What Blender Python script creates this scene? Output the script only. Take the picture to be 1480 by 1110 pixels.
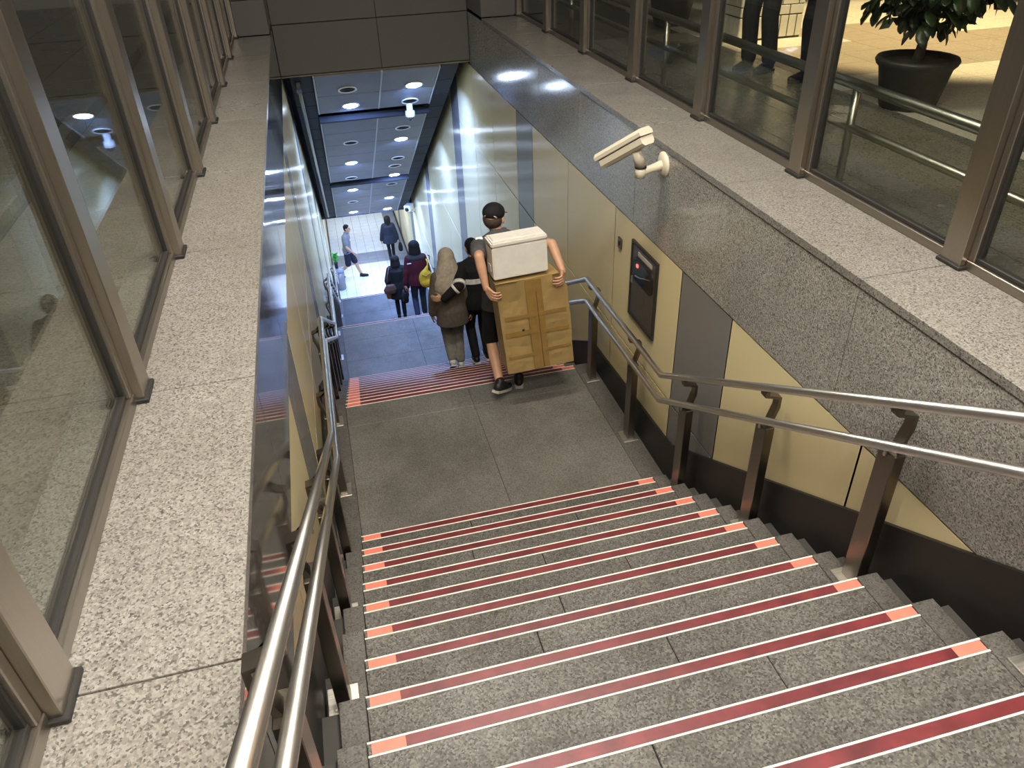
import bpy, bmesh, math, random
from mathutils import Vector, Matrix, Euler
random.seed(7)
for o in list(bpy.data.objects): bpy.data.objects.remove(o)
SC = bpy.context.scene
COL = SC.collection
PI = math.pi

# ------------------------------------------------------------------ camera
def rot_cam(pitch, roll, yaw):
    return Matrix.Rotation(math.radians(yaw), 3, 'Z') @ Matrix.Rotation(math.radians(pitch), 3, 'X') @ Matrix.Rotation(math.radians(roll), 3, 'Z')
cd = bpy.data.cameras.new('camera'); cam = bpy.data.objects.new('camera', cd); COL.objects.link(cam)
cam.matrix_world = rot_cam(55.91599939, -2.37890653, -13.07665142).to_4x4()
cd.sensor_width = 36.0; cd.lens = 1099.1462 / 1480 * 36.0; cd.clip_start = 0.02; cd.clip_end = 200
SC.camera = cam

# ------------------------------------------------------------------ world, exposure, large lights
w = bpy.data.worlds.new('world'); SC.world = w; w.use_nodes = True
w.node_tree.nodes['Background'].inputs[0].default_value = (0.55, 0.50, 0.42, 1)
w.node_tree.nodes['Background'].inputs[1].default_value = 0.10
SC.view_settings.view_transform = 'Standard'; SC.view_settings.look = 'None'
SC.view_settings.gamma = 1.0; SC.view_settings.use_curve_mapping = False
SC.view_settings.exposure = 0.30
SC.cycles.use_denoising = True
SC.cycles.max_bounces = 8; SC.cycles.transparent_max_bounces = 16
SC.cycles.sample_clamp_indirect = 6.0
SC.cycles.caustics_reflective = False; SC.cycles.caustics_refractive = False

TUBE_COL = (1.0, 0.92, 0.80); TUNNEL_COL = (0.24, 0.41, 1.0)
TUBE_W = 160.0; DOWN_W = 72.0; HALL_W = 66.0; PLAZA_W = 2000.0

def light(name, kind, loc, energy, color, rot=(0, 0, 0), **kw):
    l = bpy.data.lights.new(name, kind); l.energy = energy; l.color = color
    for k, v in kw.items(): setattr(l, k, v)
    o = bpy.data.objects.new(name, l); o.location = loc; o.rotation_euler = rot; COL.objects.link(o)
    return o
TUBE_Y = (-2.6, -0.6, 1.6, 4.4)
for y in TUBE_Y:
    light('tube_lamp', 'AREA', (0.9, y, 2.36), TUBE_W, TUBE_COL, shape='RECTANGLE', size=2.2, size_y=0.06)
# lamp post light over the plaza on the right, warm
light('plaza_lamp', 'SPOT', (7.0, 8.0, 2.4), PLAZA_W, (1.0, 0.78, 0.44), rot=(0, 0, 0), spot_size=math.radians(66), spot_blend=0.25, shadow_soft_size=0.12)
light('pillar_fill', 'SPOT', (5.7, 5.4, 2.5), 420, (1.0, 0.86, 0.62), rot=Vector((-0.64, 3.28, -3.4)).to_track_quat('-Z', 'Y').to_euler(), spot_size=math.radians(26), spot_blend=0.4, shadow_soft_size=0.1)  # added spot with no known source, brightens the pillar's near faces
light('street_lamp', 'POINT', (7.5, 1.0, 3.0), 60, (1.0, 0.45, 0.12), shadow_soft_size=0.15)
for x, y in ((0.9, 23.6), (0.9, 27.5)):
    light('hall_lamp', 'AREA', (x, y, -8.32), HALL_W, (0.60, 0.74, 1.0), shape='RECTANGLE', size=1.8, size_y=1.2)

# ------------------------------------------------------------------ levels, measured from the lens
G = -1.692            # plaza level
ZL = -1.54            # top of the granite ledges
XL, XR = -0.40, 2.19  # stair well walls
Z1, Z2, Z3, ZF = -4.016, -6.008, -8.996, -10.822
RISE, RUN = 0.166, 0.30
FL = [(0.11, G, 14), (5.92, Z1, 12), (11.06, Z2, 18), (18.04, Z3, 11)]   # edge y, edge z, rises
LAND = [(4.29, 5.92, Z1), (9.50, 11.06, Z2), (16.44, 18.04, Z3)]
SLOPE = RISE / RUN
def stair_z(y):
    """height of the walking surface at y"""
    for (y0, z0, n) in FL:
        yend = y0 + RUN * (n - 1)
        if y <= y0: return z0
        if y <= yend: return z0 - RISE * math.ceil((y - y0) / RUN - 1e-6)
    return ZF
def nose_z(y):
    for (y0, z0, n) in FL:
        yend = y0 + RUN * (n - 1) + 0.3
        if y <= y0: return z0
        if y <= yend: return z0 - SLOPE * (y - y0)
    return ZF

# ------------------------------------------------------------------ materials
def nt(name):
    m = bpy.data.materials.new(name); m.use_nodes = True
    t = m.node_tree; b = t.nodes['Principled BSDF']
    return m, t, b
def setc(b, col, rough, metal=0.0, spec=0.5):
    b.inputs['Base Color'].default_value = (*col, 1); b.inputs['Roughness'].default_value = rough
    b.inputs['Metallic'].default_value = metal; b.inputs['Specular IOR Level'].default_value = spec
def pos(t, scale=(1, 1, 1)):
    g = t.nodes.new('ShaderNodeNewGeometry'); mp = t.nodes.new('ShaderNodeMapping')
    mp.inputs['Scale'].default_value = scale
    t.links.new(g.outputs['Position'], mp.inputs['Vector']); return mp.outputs['Vector']
def noise(t, vec, scale, detail=4, rough=0.55):
    n = t.nodes.new('ShaderNodeTexNoise'); n.inputs['Scale'].default_value = scale
    n.inputs['Detail'].default_value = detail; n.inputs['Roughness'].default_value = rough
    t.links.new(vec, n.inputs['Vector']); return n.outputs['Fac']
def ramp(t, fac, stops, interp='LINEAR'):
    r = t.nodes.new('ShaderNodeValToRGB'); r.color_ramp.interpolation = interp
    e = r.color_ramp.elements
    while len(e) < len(stops): e.new(0.5)
    for k, (p, c) in enumerate(stops):
        e[k].position = p; e[k].color = (*c, 1) if len(c) == 3 else c
    t.links.new(fac, r.inputs[0]); return r.outputs[0]
def mixc(t, fac, a, b, mode='MIX'):
    m = t.nodes.new('ShaderNodeMix'); m.data_type = 'RGBA'; m.blend_type = mode
    for sock, v in ((m.inputs[0], fac), (m.inputs[6], a), (m.inputs[7], b)):
        if hasattr(v, 'links'): t.links.new(v, sock)
        elif isinstance(v, (int, float)): sock.default_value = v
        else: sock.default_value = (*v, 1)
    return m.outputs[2]
def bump(t, b, fac, strength, dist=0.01):
    bp = t.nodes.new('ShaderNodeBump'); bp.inputs['Strength'].default_value = strength; bp.inputs['Distance'].default_value = dist
    t.links.new(fac, bp.inputs['Height']); t.links.new(bp.outputs[0], b.inputs['Normal'])
def plain(name, col, rough=0.5, metal=0.0, spec=0.5, var=0.0, vscale=8.0, bmp=0.0):
    m, t, b = nt(name); setc(b, col, rough, metal, spec)
    if var or bmp:
        v = pos(t); n = noise(t, v, vscale)
        if var:
            c = ramp(t, n, [(0.3, tuple(x * (1 - var) for x in col)), (0.7, tuple(min(1, x * (1 + var)) for x in col))])
            t.links.new(c, b.inputs['Base Color'])
        if bmp: bump(t, b, n, bmp, 0.004)
    return m
def granite(name, dark, mid, lite, grain, rough, spec=0.5, stain=0.25, bmp=0.0, mixp=(0.22, 0.62), dirt=(0.5, 0.47, 0.42)):
    m, t, b = nt(name); setc(b, mid, rough, 0, spec)
    v = pos(t)
    vo = t.nodes.new('ShaderNodeTexVoronoi'); vo.inputs['Scale'].default_value = grain
    t.links.new(v, vo.inputs['Vector'])
    sx = t.nodes.new('ShaderNodeSeparateColor'); t.links.new(vo.outputs['Color'], sx.inputs[0])
    c = ramp(t, sx.outputs[0], [(0.0, dark), (mixp[0], mid), (mixp[1], lite)], 'CONSTANT')
    n2 = noise(t, v, grain * 0.35, 3)
    c = mixc(t, ramp(t, n2, [(0.42, (0, 0, 0)), (0.62, (0.6, 0.6, 0.6))]), c, mid)
    n = noise(t, v, 1.7, 5, 0.65)
    c = mixc(t, stain, c, ramp(t, n, [(0.35, dirt), (0.65, (1, 1, 1))]), 'MULTIPLY')
    t.links.new(c, b.inputs['Base Color'])
    rr = ramp(t, n, [(0.3, (rough * 1.35,) * 3), (0.7, (rough * 0.8,) * 3)])
    t.links.new(rr, b.inputs['Roughness'])
    if bmp: bump(t, b, n2, bmp, 0.003)
    return m
def brushed(name, col, rough, axis=2, metal=1.0, var=0.18):
    m, t, b = nt(name); setc(b, col, rough, metal)
    s = [60, 60, 60]; s[axis] = 1.5
    n = noise(t, pos(t, tuple(s)), 3.0, 3)
    t.links.new(ramp(t, n, [(0.3, tuple(x * (1 - var) for x in col)), (0.7, tuple(min(1, x * (1 + var)) for x in col))]), b.inputs['Base Color'])
    t.links.new(ramp(t, n, [(0.3, (rough * 0.94,) * 3), (0.7, (rough * 1.06,) * 3)]), b.inputs['Roughness'])
    return m
def emit(name, col, strength):
    m, t, b = nt(name); setc(b, col, 0.4)
    b.inputs['Emission Color'].default_value = (*col, 1); b.inputs['Emission Strength'].default_value = strength
    return m
def glass(name, tint=(0.93, 0.95, 0.92), ior=1.5, rough=0.0):
    m = bpy.data.materials.new(name); m.use_nodes = True; t = m.node_tree
    for n in list(t.nodes):
        if n.type != 'OUTPUT_MATERIAL': t.nodes.remove(n)
    out = [n for n in t.nodes if n.type == 'OUTPUT_MATERIAL'][0]
    tr = t.nodes.new('ShaderNodeBsdfTransparent'); tr.inputs[0].default_value = (*tint, 1)
    gl = t.nodes.new('ShaderNodeBsdfGlossy'); gl.inputs['Roughness'].default_value = rough
    fr = t.nodes.new('ShaderNodeFresnel')      # both faces of the thin pane reflect like air to glass
    ge = t.nodes.new('ShaderNodeNewGeometry'); mr = t.nodes.new('ShaderNodeMapRange')
    mr.inputs['To Min'].default_value = ior; mr.inputs['To Max'].default_value = 1 / ior
    t.links.new(ge.outputs['Backfacing'], mr.inputs['Value']); t.links.new(mr.outputs[0], fr.inputs[0])
    mx = t.nodes.new('ShaderNodeMixShader')
    t.links.new(fr.outputs[0], mx.inputs[0]); t.links.new(tr.outputs[0], mx.inputs[1]); t.links.new(gl.outputs[0], mx.inputs[2])
    t.links.new(mx.outputs[0], out.inputs[0]); return m

M = {}
M['ledge'] = granite('ledge granite', (0.085, 0.079, 0.070), (0.225, 0.212, 0.189), (0.325, 0.311, 0.285), 180, 0.30, stain=0.35, bmp=0.08)
M['wall_granite'] = granite('polished wall granite', (0.15, 0.143, 0.128), (0.34, 0.325, 0.293), (0.52, 0.50, 0.455), 170, 0.13, stain=0.3, mixp=(0.3, 0.7))
M['mirror_granite'] = granite('dark mirror polished granite', (0.03, 0.03, 0.03), (0.09, 0.085, 0.08), (0.16, 0.15, 0.14), 120, 0.07, spec=0.8, stain=0.2, mixp=(0.3, 0.75))
M['step'] = granite('flamed step granite', (0.038, 0.036, 0.032), (0.096, 0.091, 0.081), (0.172, 0.164, 0.146), 150, 0.55, stain=0.55, bmp=0.35, dirt=(0.35, 0.33, 0.30))
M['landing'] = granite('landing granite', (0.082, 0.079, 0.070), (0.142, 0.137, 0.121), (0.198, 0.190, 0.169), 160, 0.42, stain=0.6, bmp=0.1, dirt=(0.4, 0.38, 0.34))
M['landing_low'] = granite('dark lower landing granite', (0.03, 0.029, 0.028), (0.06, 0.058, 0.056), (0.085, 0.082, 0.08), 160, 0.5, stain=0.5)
M['border'] = granite('border granite', (0.05, 0.047, 0.042), (0.10, 0.094, 0.084), (0.14, 0.13, 0.118), 170, 0.5, stain=0.6, dirt=(0.4, 0.38, 0.34))
M['core'] = plain('stair core', (0.05, 0.047, 0.042), 0.7)
M['skirt'] = plain('black skirting stone', (0.013, 0.012, 0.011), 0.5, var=0.3, vscale=3)
def panel_mat(name, col, rough, upright=True):
    m, t, b = nt(name); setc(b, col, rough, 0.0, 0.4)
    if upright:   # brushed upright: reflections spread sideways
        tg = t.nodes.new('ShaderNodeCombineXYZ'); tg.inputs[1].default_value = 1.0; t.links.new(tg.outputs[0], b.inputs['Tangent']); b.inputs['Anisotropic'].default_value = 0.9
    n = noise(t, pos(t, (1, 40, 0.8)), 2.0, 3)
    t.links.new(ramp(t, n, [(0.3, tuple(x * 0.995 for x in col)), (0.7, tuple(min(1, x * 1.005) for x in col))]), b.inputs['Base Color'])
    t.links.new(ramp(t, n, [(0.3, (rough * 0.97,) * 3), (0.7, (rough * 1.03,) * 3)]), b.inputs['Roughness'])
    return m
M['cream'] = panel_mat('cream enamel panel', (0.81, 0.695, 0.40), 0.25)
M['grey_panel'] = panel_mat('grey enamel panel', (0.22, 0.215, 0.205), 0.25)
M['facade'] = panel_mat('taupe facade panel', (0.13, 0.125, 0.118), 0.35, False)
M['end_wall'] = panel_mat('end wall panel', (0.75, 0.70, 0.55), 0.4, False)
M['dark'] = plain('dark gap', (0.012, 0.012, 0.013), 0.8)
M['gasket'] = plain('black rubber gasket', (0.018, 0.017, 0.016), 0.55)
M['rail'] = brushed('stainless rail', (0.68, 0.665, 0.64), 0.30, 1, var=0.03)
M['post'] = brushed('bronze tinted steel post', (0.21, 0.185, 0.155), 0.34, 2, var=0.05)
M['mullion'] = brushed('brushed steel mullion', (0.38, 0.34, 0.29), 0.33, 2, var=0.04)
M['frame'] = brushed('steel glazing frame', (0.34, 0.31, 0.27), 0.38, 1, var=0.05)
M['plate'] = brushed('bright base plate', (0.72, 0.69, 0.63), 0.4, 0)
M['glass'] = glass('clear glass')
M['red'] = plain('dark red grip strip', (0.135, 0.020, 0.024), 0.42, var=0.35, vscale=9, bmp=0.1)
M['salmon'] = plain('salmon luminous patch', (0.74, 0.19, 0.135), 0.5, var=0.08, vscale=20)
M['white_line'] = plain('white nosing line', (0.80, 0.76, 0.66), 0.5, var=0.1, vscale=12)
M['ceil'] = plain('grey ceiling panel', (0.155, 0.155, 0.16), 0.45, var=0.1, vscale=3)
M['ceil_edge'] = plain('pale panel edge', (0.42, 0.43, 0.44), 0.5)
M['ceil_dark'] = plain('dark blue ceiling tile', (0.014, 0.016, 0.020), 0.75, var=0.15, vscale=3)
M['canopy'] = plain('canopy sheet', (0.72, 0.69, 0.63), 0.5)
M['lamp'] = emit('tunnel lamp lens', (0.62, 0.77, 1.0), 60.0)
M['tube'] = emit('tube lamp glow', (1.0, 0.93, 0.80), 14.0)
M['white'] = plain('white enamel', (0.78, 0.78, 0.76), 0.35)
M['cctv'] = plain('cream camera paint', (0.72, 0.66, 0.52), 0.4)
M['black'] = plain('black plastic', (0.015, 0.015, 0.016), 0.4)
M['white_tile'] = plain('white floor tile', (0.72, 0.73, 0.74), 0.28, var=0.05, vscale=5)
M['blue_tile'] = plain('blue grey floor tile', (0.24, 0.255, 0.30), 0.3, var=0.08, vscale=5)
M['grout'] = plain('grey grout', (0.16, 0.17, 0.19), 0.7)
M['dark_grout'] = plain('dark grout', (0.06, 0.055, 0.045), 0.8)
M['plaza'] = granite('plaza paving', (0.10, 0.09, 0.075), (0.20, 0.18, 0.15), (0.27, 0.25, 0.21), 110, 0.35, stain=0.5)
M['plaza_pale'] = granite('pale plaza paving', (0.42, 0.38, 0.30), (0.58, 0.53, 0.43), (0.66, 0.61, 0.50), 110, 0.40, stain=0.3)
M['plaza_tan'] = granite('tan plaza paving', (0.24, 0.19, 0.135), (0.32, 0.26, 0.19), (0.38, 0.32, 0.24), 110, 0.40, stain=0.3)
M['plaza_dark'] = granite('dark wet and shaded paving', (0.08, 0.076, 0.062), (0.15, 0.142, 0.118), (0.20, 0.19, 0.16), 110, 0.22, stain=0.5)  # also carries the shade beside the right glass in its colour
M['pot'] = plain('charcoal planter', (0.030, 0.028, 0.027), 0.5, var=0.2, vscale=14, bmp=0.1)
M['soil'] = plain('potting soil', (0.030, 0.022, 0.014), 0.9, var=0.4, vscale=60, bmp=0.6)
M['leaf'] = plain('dark green leaf', (0.022, 0.040, 0.014), 0.38, var=0.3, vscale=10)
M['bark'] = plain('grey bark', (0.11, 0.085, 0.055), 0.8, var=0.3, vscale=30, bmp=0.4)
M['pipe'] = brushed('galvanised pipe', (0.34, 0.34, 0.30), 0.33, 1)
M['wall_tile'] = plain('white glazed tile', (0.68, 0.66, 0.58), 0.25, var=0.06, vscale=4)
M['card'] = plain('brown cardboard', (0.37, 0.25, 0.095), 0.6, var=0.12, vscale=7, bmp=0.08)
M['tape'] = plain('brown packing tape', (0.29, 0.175, 0.05), 0.25, var=0.12, vscale=10)
M['foam'] = plain('white expanded foam', (0.78, 0.75, 0.68), 0.7, var=0.05, vscale=14, bmp=0.06)
M['skin'] = plain('skin', (0.52, 0.29, 0.18), 0.5, var=0.06, vscale=18)
M['hair'] = plain('black hair', (0.010, 0.009, 0.009), 0.75, spec=0.2, var=0.4, vscale=60)
M['red_lamp'] = emit('red indicator', (1.0, 0.06, 0.05), 3.0)
M['label'] = plain('pale label', (0.55, 0.52, 0.46), 0.5)
M['dark_glass'] = plain('dark window glass', (0.02, 0.02, 0.022), 0.08, spec=0.8)
M['cab'] = brushed('cabinet steel', (0.22, 0.205, 0.18), 0.4, 2)
def cloth(name, col, rough=0.85): 
    if name not in M: M[name] = plain(name, col, rough, var=0.18, vscale=25, bmp=0.15, spec=0.25)
    return M[name]

# ------------------------------------------------------------------ mesh helpers
class MB:
    def __init__(s): s.bm = bmesh.new()
    def box(s, x0, x1, y0, y1, z0, z1, bev=0.0):
        r = bmesh.ops.create_cube(s.bm, size=1.0)
        vs = r['verts']
        for v in vs:
            v.co = Vector((x0 + (v.co.x + .5) * (x1 - x0), y0 + (v.co.y + .5) * (y1 - y0), z0 + (v.co.z + .5) * (z1 - z0)))
        if bev:
            es = list({e for v in vs for e in v.link_edges})
            bmesh.ops.bevel(s.bm, geom=es, offset=bev, segments=1, affect='EDGES', profile=0.5)
        return s
    def obox(s, c, ax, ay, az, hx, hy, hz, bev=0.0):
        r = bmesh.ops.create_cube(s.bm, size=2.0); vs = r['verts']
        for v in vs:
            p = v.co.copy(); v.co = Vector(c) + Vector(ax) * p.x * hx + Vector(ay) * p.y * hy + Vector(az) * p.z * hz
        if bev:
            es = list({e for v in vs for e in v.link_edges})
            bmesh.ops.bevel(s.bm, geom=es, offset=bev, segments=2, affect='EDGES', profile=0.5)
        return s
    def prism(s, pts, axis, a0, a1):
        """pts 2D outline extruded along axis 0=x (pts are y,z) 1=y (x,z) 2=z (x,y)"""
        def P(p, a):
            return (a, p[0], p[1]) if axis == 0 else (p[0], a, p[1]) if axis == 1 else (p[0], p[1], a)
        A = [s.bm.verts.new(P(p, a0)) for p in pts]; B = [s.bm.verts.new(P(p, a1)) for p in pts]
        n = len(pts); fs = [s.bm.faces.new(A[::-1]), s.bm.faces.new(B)]
        for k in range(n): fs.append(s.bm.faces.new((A[k], A[(k + 1) % n], B[(k + 1) % n], B[k])))
        bmesh.ops.recalc_face_normals(s.bm, faces=fs); return s
    def tube(s, pts, r, seg=12, radii=None):
        pts = [Vector(p) for p in pts]; n = len(pts)
        rings = []
        t0 = (pts[1] - pts[0]).normalized()
        up = Vector((1, 0, 0)) if abs(t0.x) < 0.9 else Vector((0, 0, 1))
        u = (up - t0 * up.dot(t0)).normalized()
        for k in range(n):
            if k == 0: t = t0; m = 1
            elif k == n - 1: t = (pts[k] - pts[k - 1]).normalized(); m = 1
            else:
                a = (pts[k] - pts[k - 1]).normalized(); b = (pts[k + 1] - pts[k]).normalized()
                t = (a + b)
                t = t.normalized() if t.length > 1e-6 else a
                m = 1 / max(0.5, t.dot(a))
            u = (u - t * u.dot(t)).normalized(); v = t.cross(u)
            rr = radii[k] if radii else r
            rings.append([s.bm.verts.new(pts[k] + (u * math.cos(2 * PI * j / seg) + v * math.sin(2 * PI * j / seg)) * rr) for j in range(seg)])
        fs = []
        for k in range(n - 1):
            for j in range(seg):
                fs.append(s.bm.faces.new((rings[k][j], rings[k][(j + 1) % seg], rings[k + 1][(j + 1) % seg], rings[k + 1][j])))
        fs.append(s.bm.faces.new(rings[0][::-1])); fs.append(s.bm.faces.new(rings[-1]))
        for f in fs[:-2]: f.smooth = True
        bmesh.ops.recalc_face_normals(s.bm, faces=fs); return s
    def lathe(s, prof, seg=24, c=(0, 0, 0), close=True):
        rings = []
        for (r, z) in prof:
            rings.append([s.bm.verts.new((c[0] + r * math.cos(2 * PI * j / seg), c[1] + r * math.sin(2 * PI * j / seg), c[2] + z)) for j in range(seg)])
        fs = []
        for k in range(len(prof) - 1):
            for j in range(seg):
                f = s.bm.faces.new((rings[k][j], rings[k][(j + 1) % seg], rings[k + 1][(j + 1) % seg], rings[k + 1][j])); f.smooth = True; fs.append(f)
        if close: fs.append(s.bm.faces.new(rings[0][::-1])); fs.append(s.bm.faces.new(rings[-1]))
        bmesh.ops.recalc_face_normals(s.bm, faces=fs); return s
    # closed rounded volumes used for figures
    def cap(s, p0, p1, r0, r1, seg=12):
        p0 = Vector(p0); p1 = Vector(p1); d = p1 - p0; L = d.length
        t = d / L if L > 1e-6 else Vector((0, 0, 1))
        up = Vector((1, 0, 0)) if abs(t.x) < 0.9 else Vector((0, 1, 0))
        u = (up - t * up.dot(t)).normalized(); v = t.cross(u)
        prof = [(-r0 * math.cos(a), r0 * math.sin(a)) for a in (0.45, 1.0)] + [(0, r0), (L, r1)] + [(L + r1 * math.cos(a), r1 * math.sin(a)) for a in (1.0, 0.45)]
        rings = [[s.bm.verts.new(p0 + t * h + (u * math.cos(2 * PI * j / seg) + v * math.sin(2 * PI * j / seg)) * r) for j in range(seg)] for h, r in prof]
        a = s.bm.verts.new(p0 - t * r0); b = s.bm.verts.new(p1 + t * r1)
        for k in range(len(rings) - 1):
            for j in range(seg): s.bm.faces.new((rings[k][j], rings[k][(j + 1) % seg], rings[k + 1][(j + 1) % seg], rings[k + 1][j]))
        for j in range(seg):
            s.bm.faces.new((a, rings[0][(j + 1) % seg], rings[0][j])); s.bm.faces.new((b, rings[-1][j], rings[-1][(j + 1) % seg]))
        return s
    def ell(s, c, r, rot=None, seg=16, ringn=10):
        mat = Matrix.Translation(Vector(c)) @ (rot.to_4x4() if rot else Matrix.Identity(4)) @ Matrix.Diagonal((*r, 1))
        bmesh.ops.create_uvsphere(s.bm, u_segments=seg, v_segments=ringn, radius=1.0, matrix=mat); return s
    def loft(s, secs, seg=18):
        """secs: (centre, rx, ry) horizontal ellipses from bottom to top, closed"""
        rings = [[s.bm.verts.new(Vector(c) + Vector((rx * math.cos(2 * PI * j / seg), ry * math.sin(2 * PI * j / seg), 0))) for j in range(seg)] for c, rx, ry in secs]
        fs = []
        for k in range(len(rings) - 1):
            for j in range(seg): fs.append(s.bm.faces.new((rings[k][j], rings[k][(j + 1) % seg], rings[k + 1][(j + 1) % seg], rings[k + 1][j])))
        fs.append(s.bm.faces.new(rings[0][::-1])); fs.append(s.bm.faces.new(rings[-1]))
        bmesh.ops.recalc_face_normals(s.bm, faces=fs); return s
    def mesh(s, name, mat):
        me = bpy.data.meshes.new(name); s.bm.to_mesh(me); s.bm.free()
        if mat is not None: me.materials.append(mat)
        return me
    def build(s, name, mat, parent=None, loc=None, rot=None):
        return link(name, s.mesh(name, mat), parent, loc, rot)
def link(name, me, parent=None, loc=None, rot=None):
    o = bpy.data.objects.new(name, me); COL.objects.link(o)
    if parent is not None: o.parent = parent
    if loc is not None: o.location = loc
    if rot is not None: o.rotation_euler = rot
    return o
def tag(o, label=None, cat=None, group=None, kind=None):
    if label: o['label'] = label
    if cat: o['category'] = cat
    if group: o['group'] = group
    if kind: o['kind'] = kind
    return o
def empty(name, loc=(0, 0, 0), rz=0.0):
    o = bpy.data.objects.new(name, None); COL.objects.link(o); o.empty_display_size = 0.1
    o.location = loc; o.rotation_euler = (0, 0, rz); return o
def copy_tree(o, parent=None):
    c = o.copy(); COL.objects.link(c); c.parent = parent
    for ch in list(o.children): copy_tree(ch, c)
    return c
_cache = {}
def piece(name, mat, dx, dy, dz, parent, loc, bev=0.004, rot=None):
    """a box piece centred on loc, mesh data shared between alike pieces"""
    k = (name, mat.name, round(dx, 3), round(dy, 3), round(dz, 3), bev)
    if k not in _cache:
        _cache[k] = MB().box(-dx / 2, dx / 2, -dy / 2, dy / 2, -dz / 2, dz / 2, bev).mesh(name, mat)
    return link(name, _cache[k], parent, loc, rot)
def span(name, mat, x0, x1, y0, y1, z0, z1, parent, bev=0.004):
    return piece(name, mat, x1 - x0, y1 - y0, z1 - z0, parent, ((x0 + x1) / 2, (y0 + y1) / 2, (z0 + z1) / 2), bev)

# ================================================================== WALLS
POST_Y = [-0.007 + 1.283 * k for k in range(-1, 9)]          # mullions and slab joints
POST_Y = [y for y in POST_Y]
YB = 11.2                                                   # facade across the stair
def column_list(y0, y1):
    """columns of wall panels: three cream, one grey, repeating"""
    out = []; base = 3.55 - 4.44 * 2
    k = 0
    while base + 4.44 * k < y1:
        b = base + 4.44 * k
        for a, c, g in ((b, b + 0.69, True), (b + 0.69, b + 1.94, False), (b + 1.94, b + 3.19, False), (b + 3.19, b + 4.44, False)):
            a2, c2 = max(a, y0), min(c, y1)
            if c2 - a2 > 0.05: out.append((a2, c2, g))
        k += 1
    return out
ROWS = [(-3.36, -2.27), (-5.67, -3.36), (-7.98, -5.67), (-10.29, -7.98), (-10.9, -10.29)]
def make_wall(side):
    s = 1 if side == 'right' else -1
    X = XR if s > 0 else XL
    def sp(name, mat, d0, d1, y0, y1, z0, z1, par, bev=0.004):
        a, b = X + s * d0, X + s * d1
        return span(name, mat, min(a, b), max(a, b), y0, y1, z0, z1, par, bev)
    b = MB()
    a0, a1 = X + s * 0.016, X + s * 0.36
    b.box(min(a0, a1), max(a0, a1), -3.0, YB + 0.3, -11.2, ZL - 0.045)
    b.box(min(a0, a1), max(a0, a1), YB + 0.3, 34, -11.2, -0.5)
    root = b.build('wall_' + side, M['dark']); tag(root, kind='structure')
    gm = M['wall_granite'] if s > 0 else M['mirror_granite']
    ys = [-2.573 + 1.283 * k for k in range(0, 12)]
    for k in range(len(ys) - 1):
        if ys[k] > YB - 0.1: break
        y1 = min(ys[k + 1], YB)
        zb = min(-2.27, max(-2.27, stair_z(y1)))
        sp('granite_panel', gm, 0.0, 0.022, ys[k] + 0.0035, y1 - 0.0035, -2.266, ZL - 0.042, root, 0.001)
    for r, (z0, z1) in enumerate(ROWS):
        for (y0, y1, g) in column_list(0.6, 33.9):
            if z1 < nose_z(y1) - 0.3: continue
            if y0 > YB + 8 and z0 > -5 : continue
            sp('enamel_panel', M['grey_panel'] if g else M['cream'], 0.003, 0.018, y0 + 0.0065, y1 - 0.0065, z0 + 0.0065, z1 - 0.0065, root, 0.0015)
    # ledge slabs of granite on top of the wall
    for k in range(len(POST_Y) - 1):
        y0, y1 = POST_Y[k], POST_Y[k + 1]
        if y0 > 10.2: break
        sp('ledge_slab', M['ledge'], -0.006, 0.62, y0 + 0.003, min(y1, 10.3) - 0.003, ZL - 0.04, ZL, root, 0.0015)
    return root
wall_r = make_wall('right'); wall_l = make_wall('left')

# skirting in black stone follows the flights
def skirting(side):
    s = 1 if side == 'right' else -1
    X = XR if s > 0 else XL
    root = empty('baseboard_' + side); tag(root, kind='structure')
    x0, x1 = (X - 0.018, X + 0.006) if s > 0 else (X - 0.006, X + 0.018)
    h = 0.24
    segs = []
    for i, (y0, z0, n) in enumerate(FL):
        ye = y0 + RUN * (n - 1) + 0.12; ze = z0 - SLOPE * (ye - y0)
        segs.append([(y0, z0 - 0.35), (ye, ze - 0.35), (ye, ze + h), (y0, z0 + h)])
        yn = FL[i + 1][0] if i < 3 else 33.0
        zf = z0 - RISE * n
        segs.append([(ye, zf - 0.1), (yn, zf - 0.1), (yn, zf + h), (ye, ze + h)] if i < 3 else [(ye, zf - 0.1), (yn, zf - 0.1), (yn, zf + 0.12), (ye, zf + 0.12)])
    for sg in segs:
        MB().prism(sg, 0, x0, x1).build('skirting_slab', M['skirt'], root)
    return root
skirting('right'); skirting('left')

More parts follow.
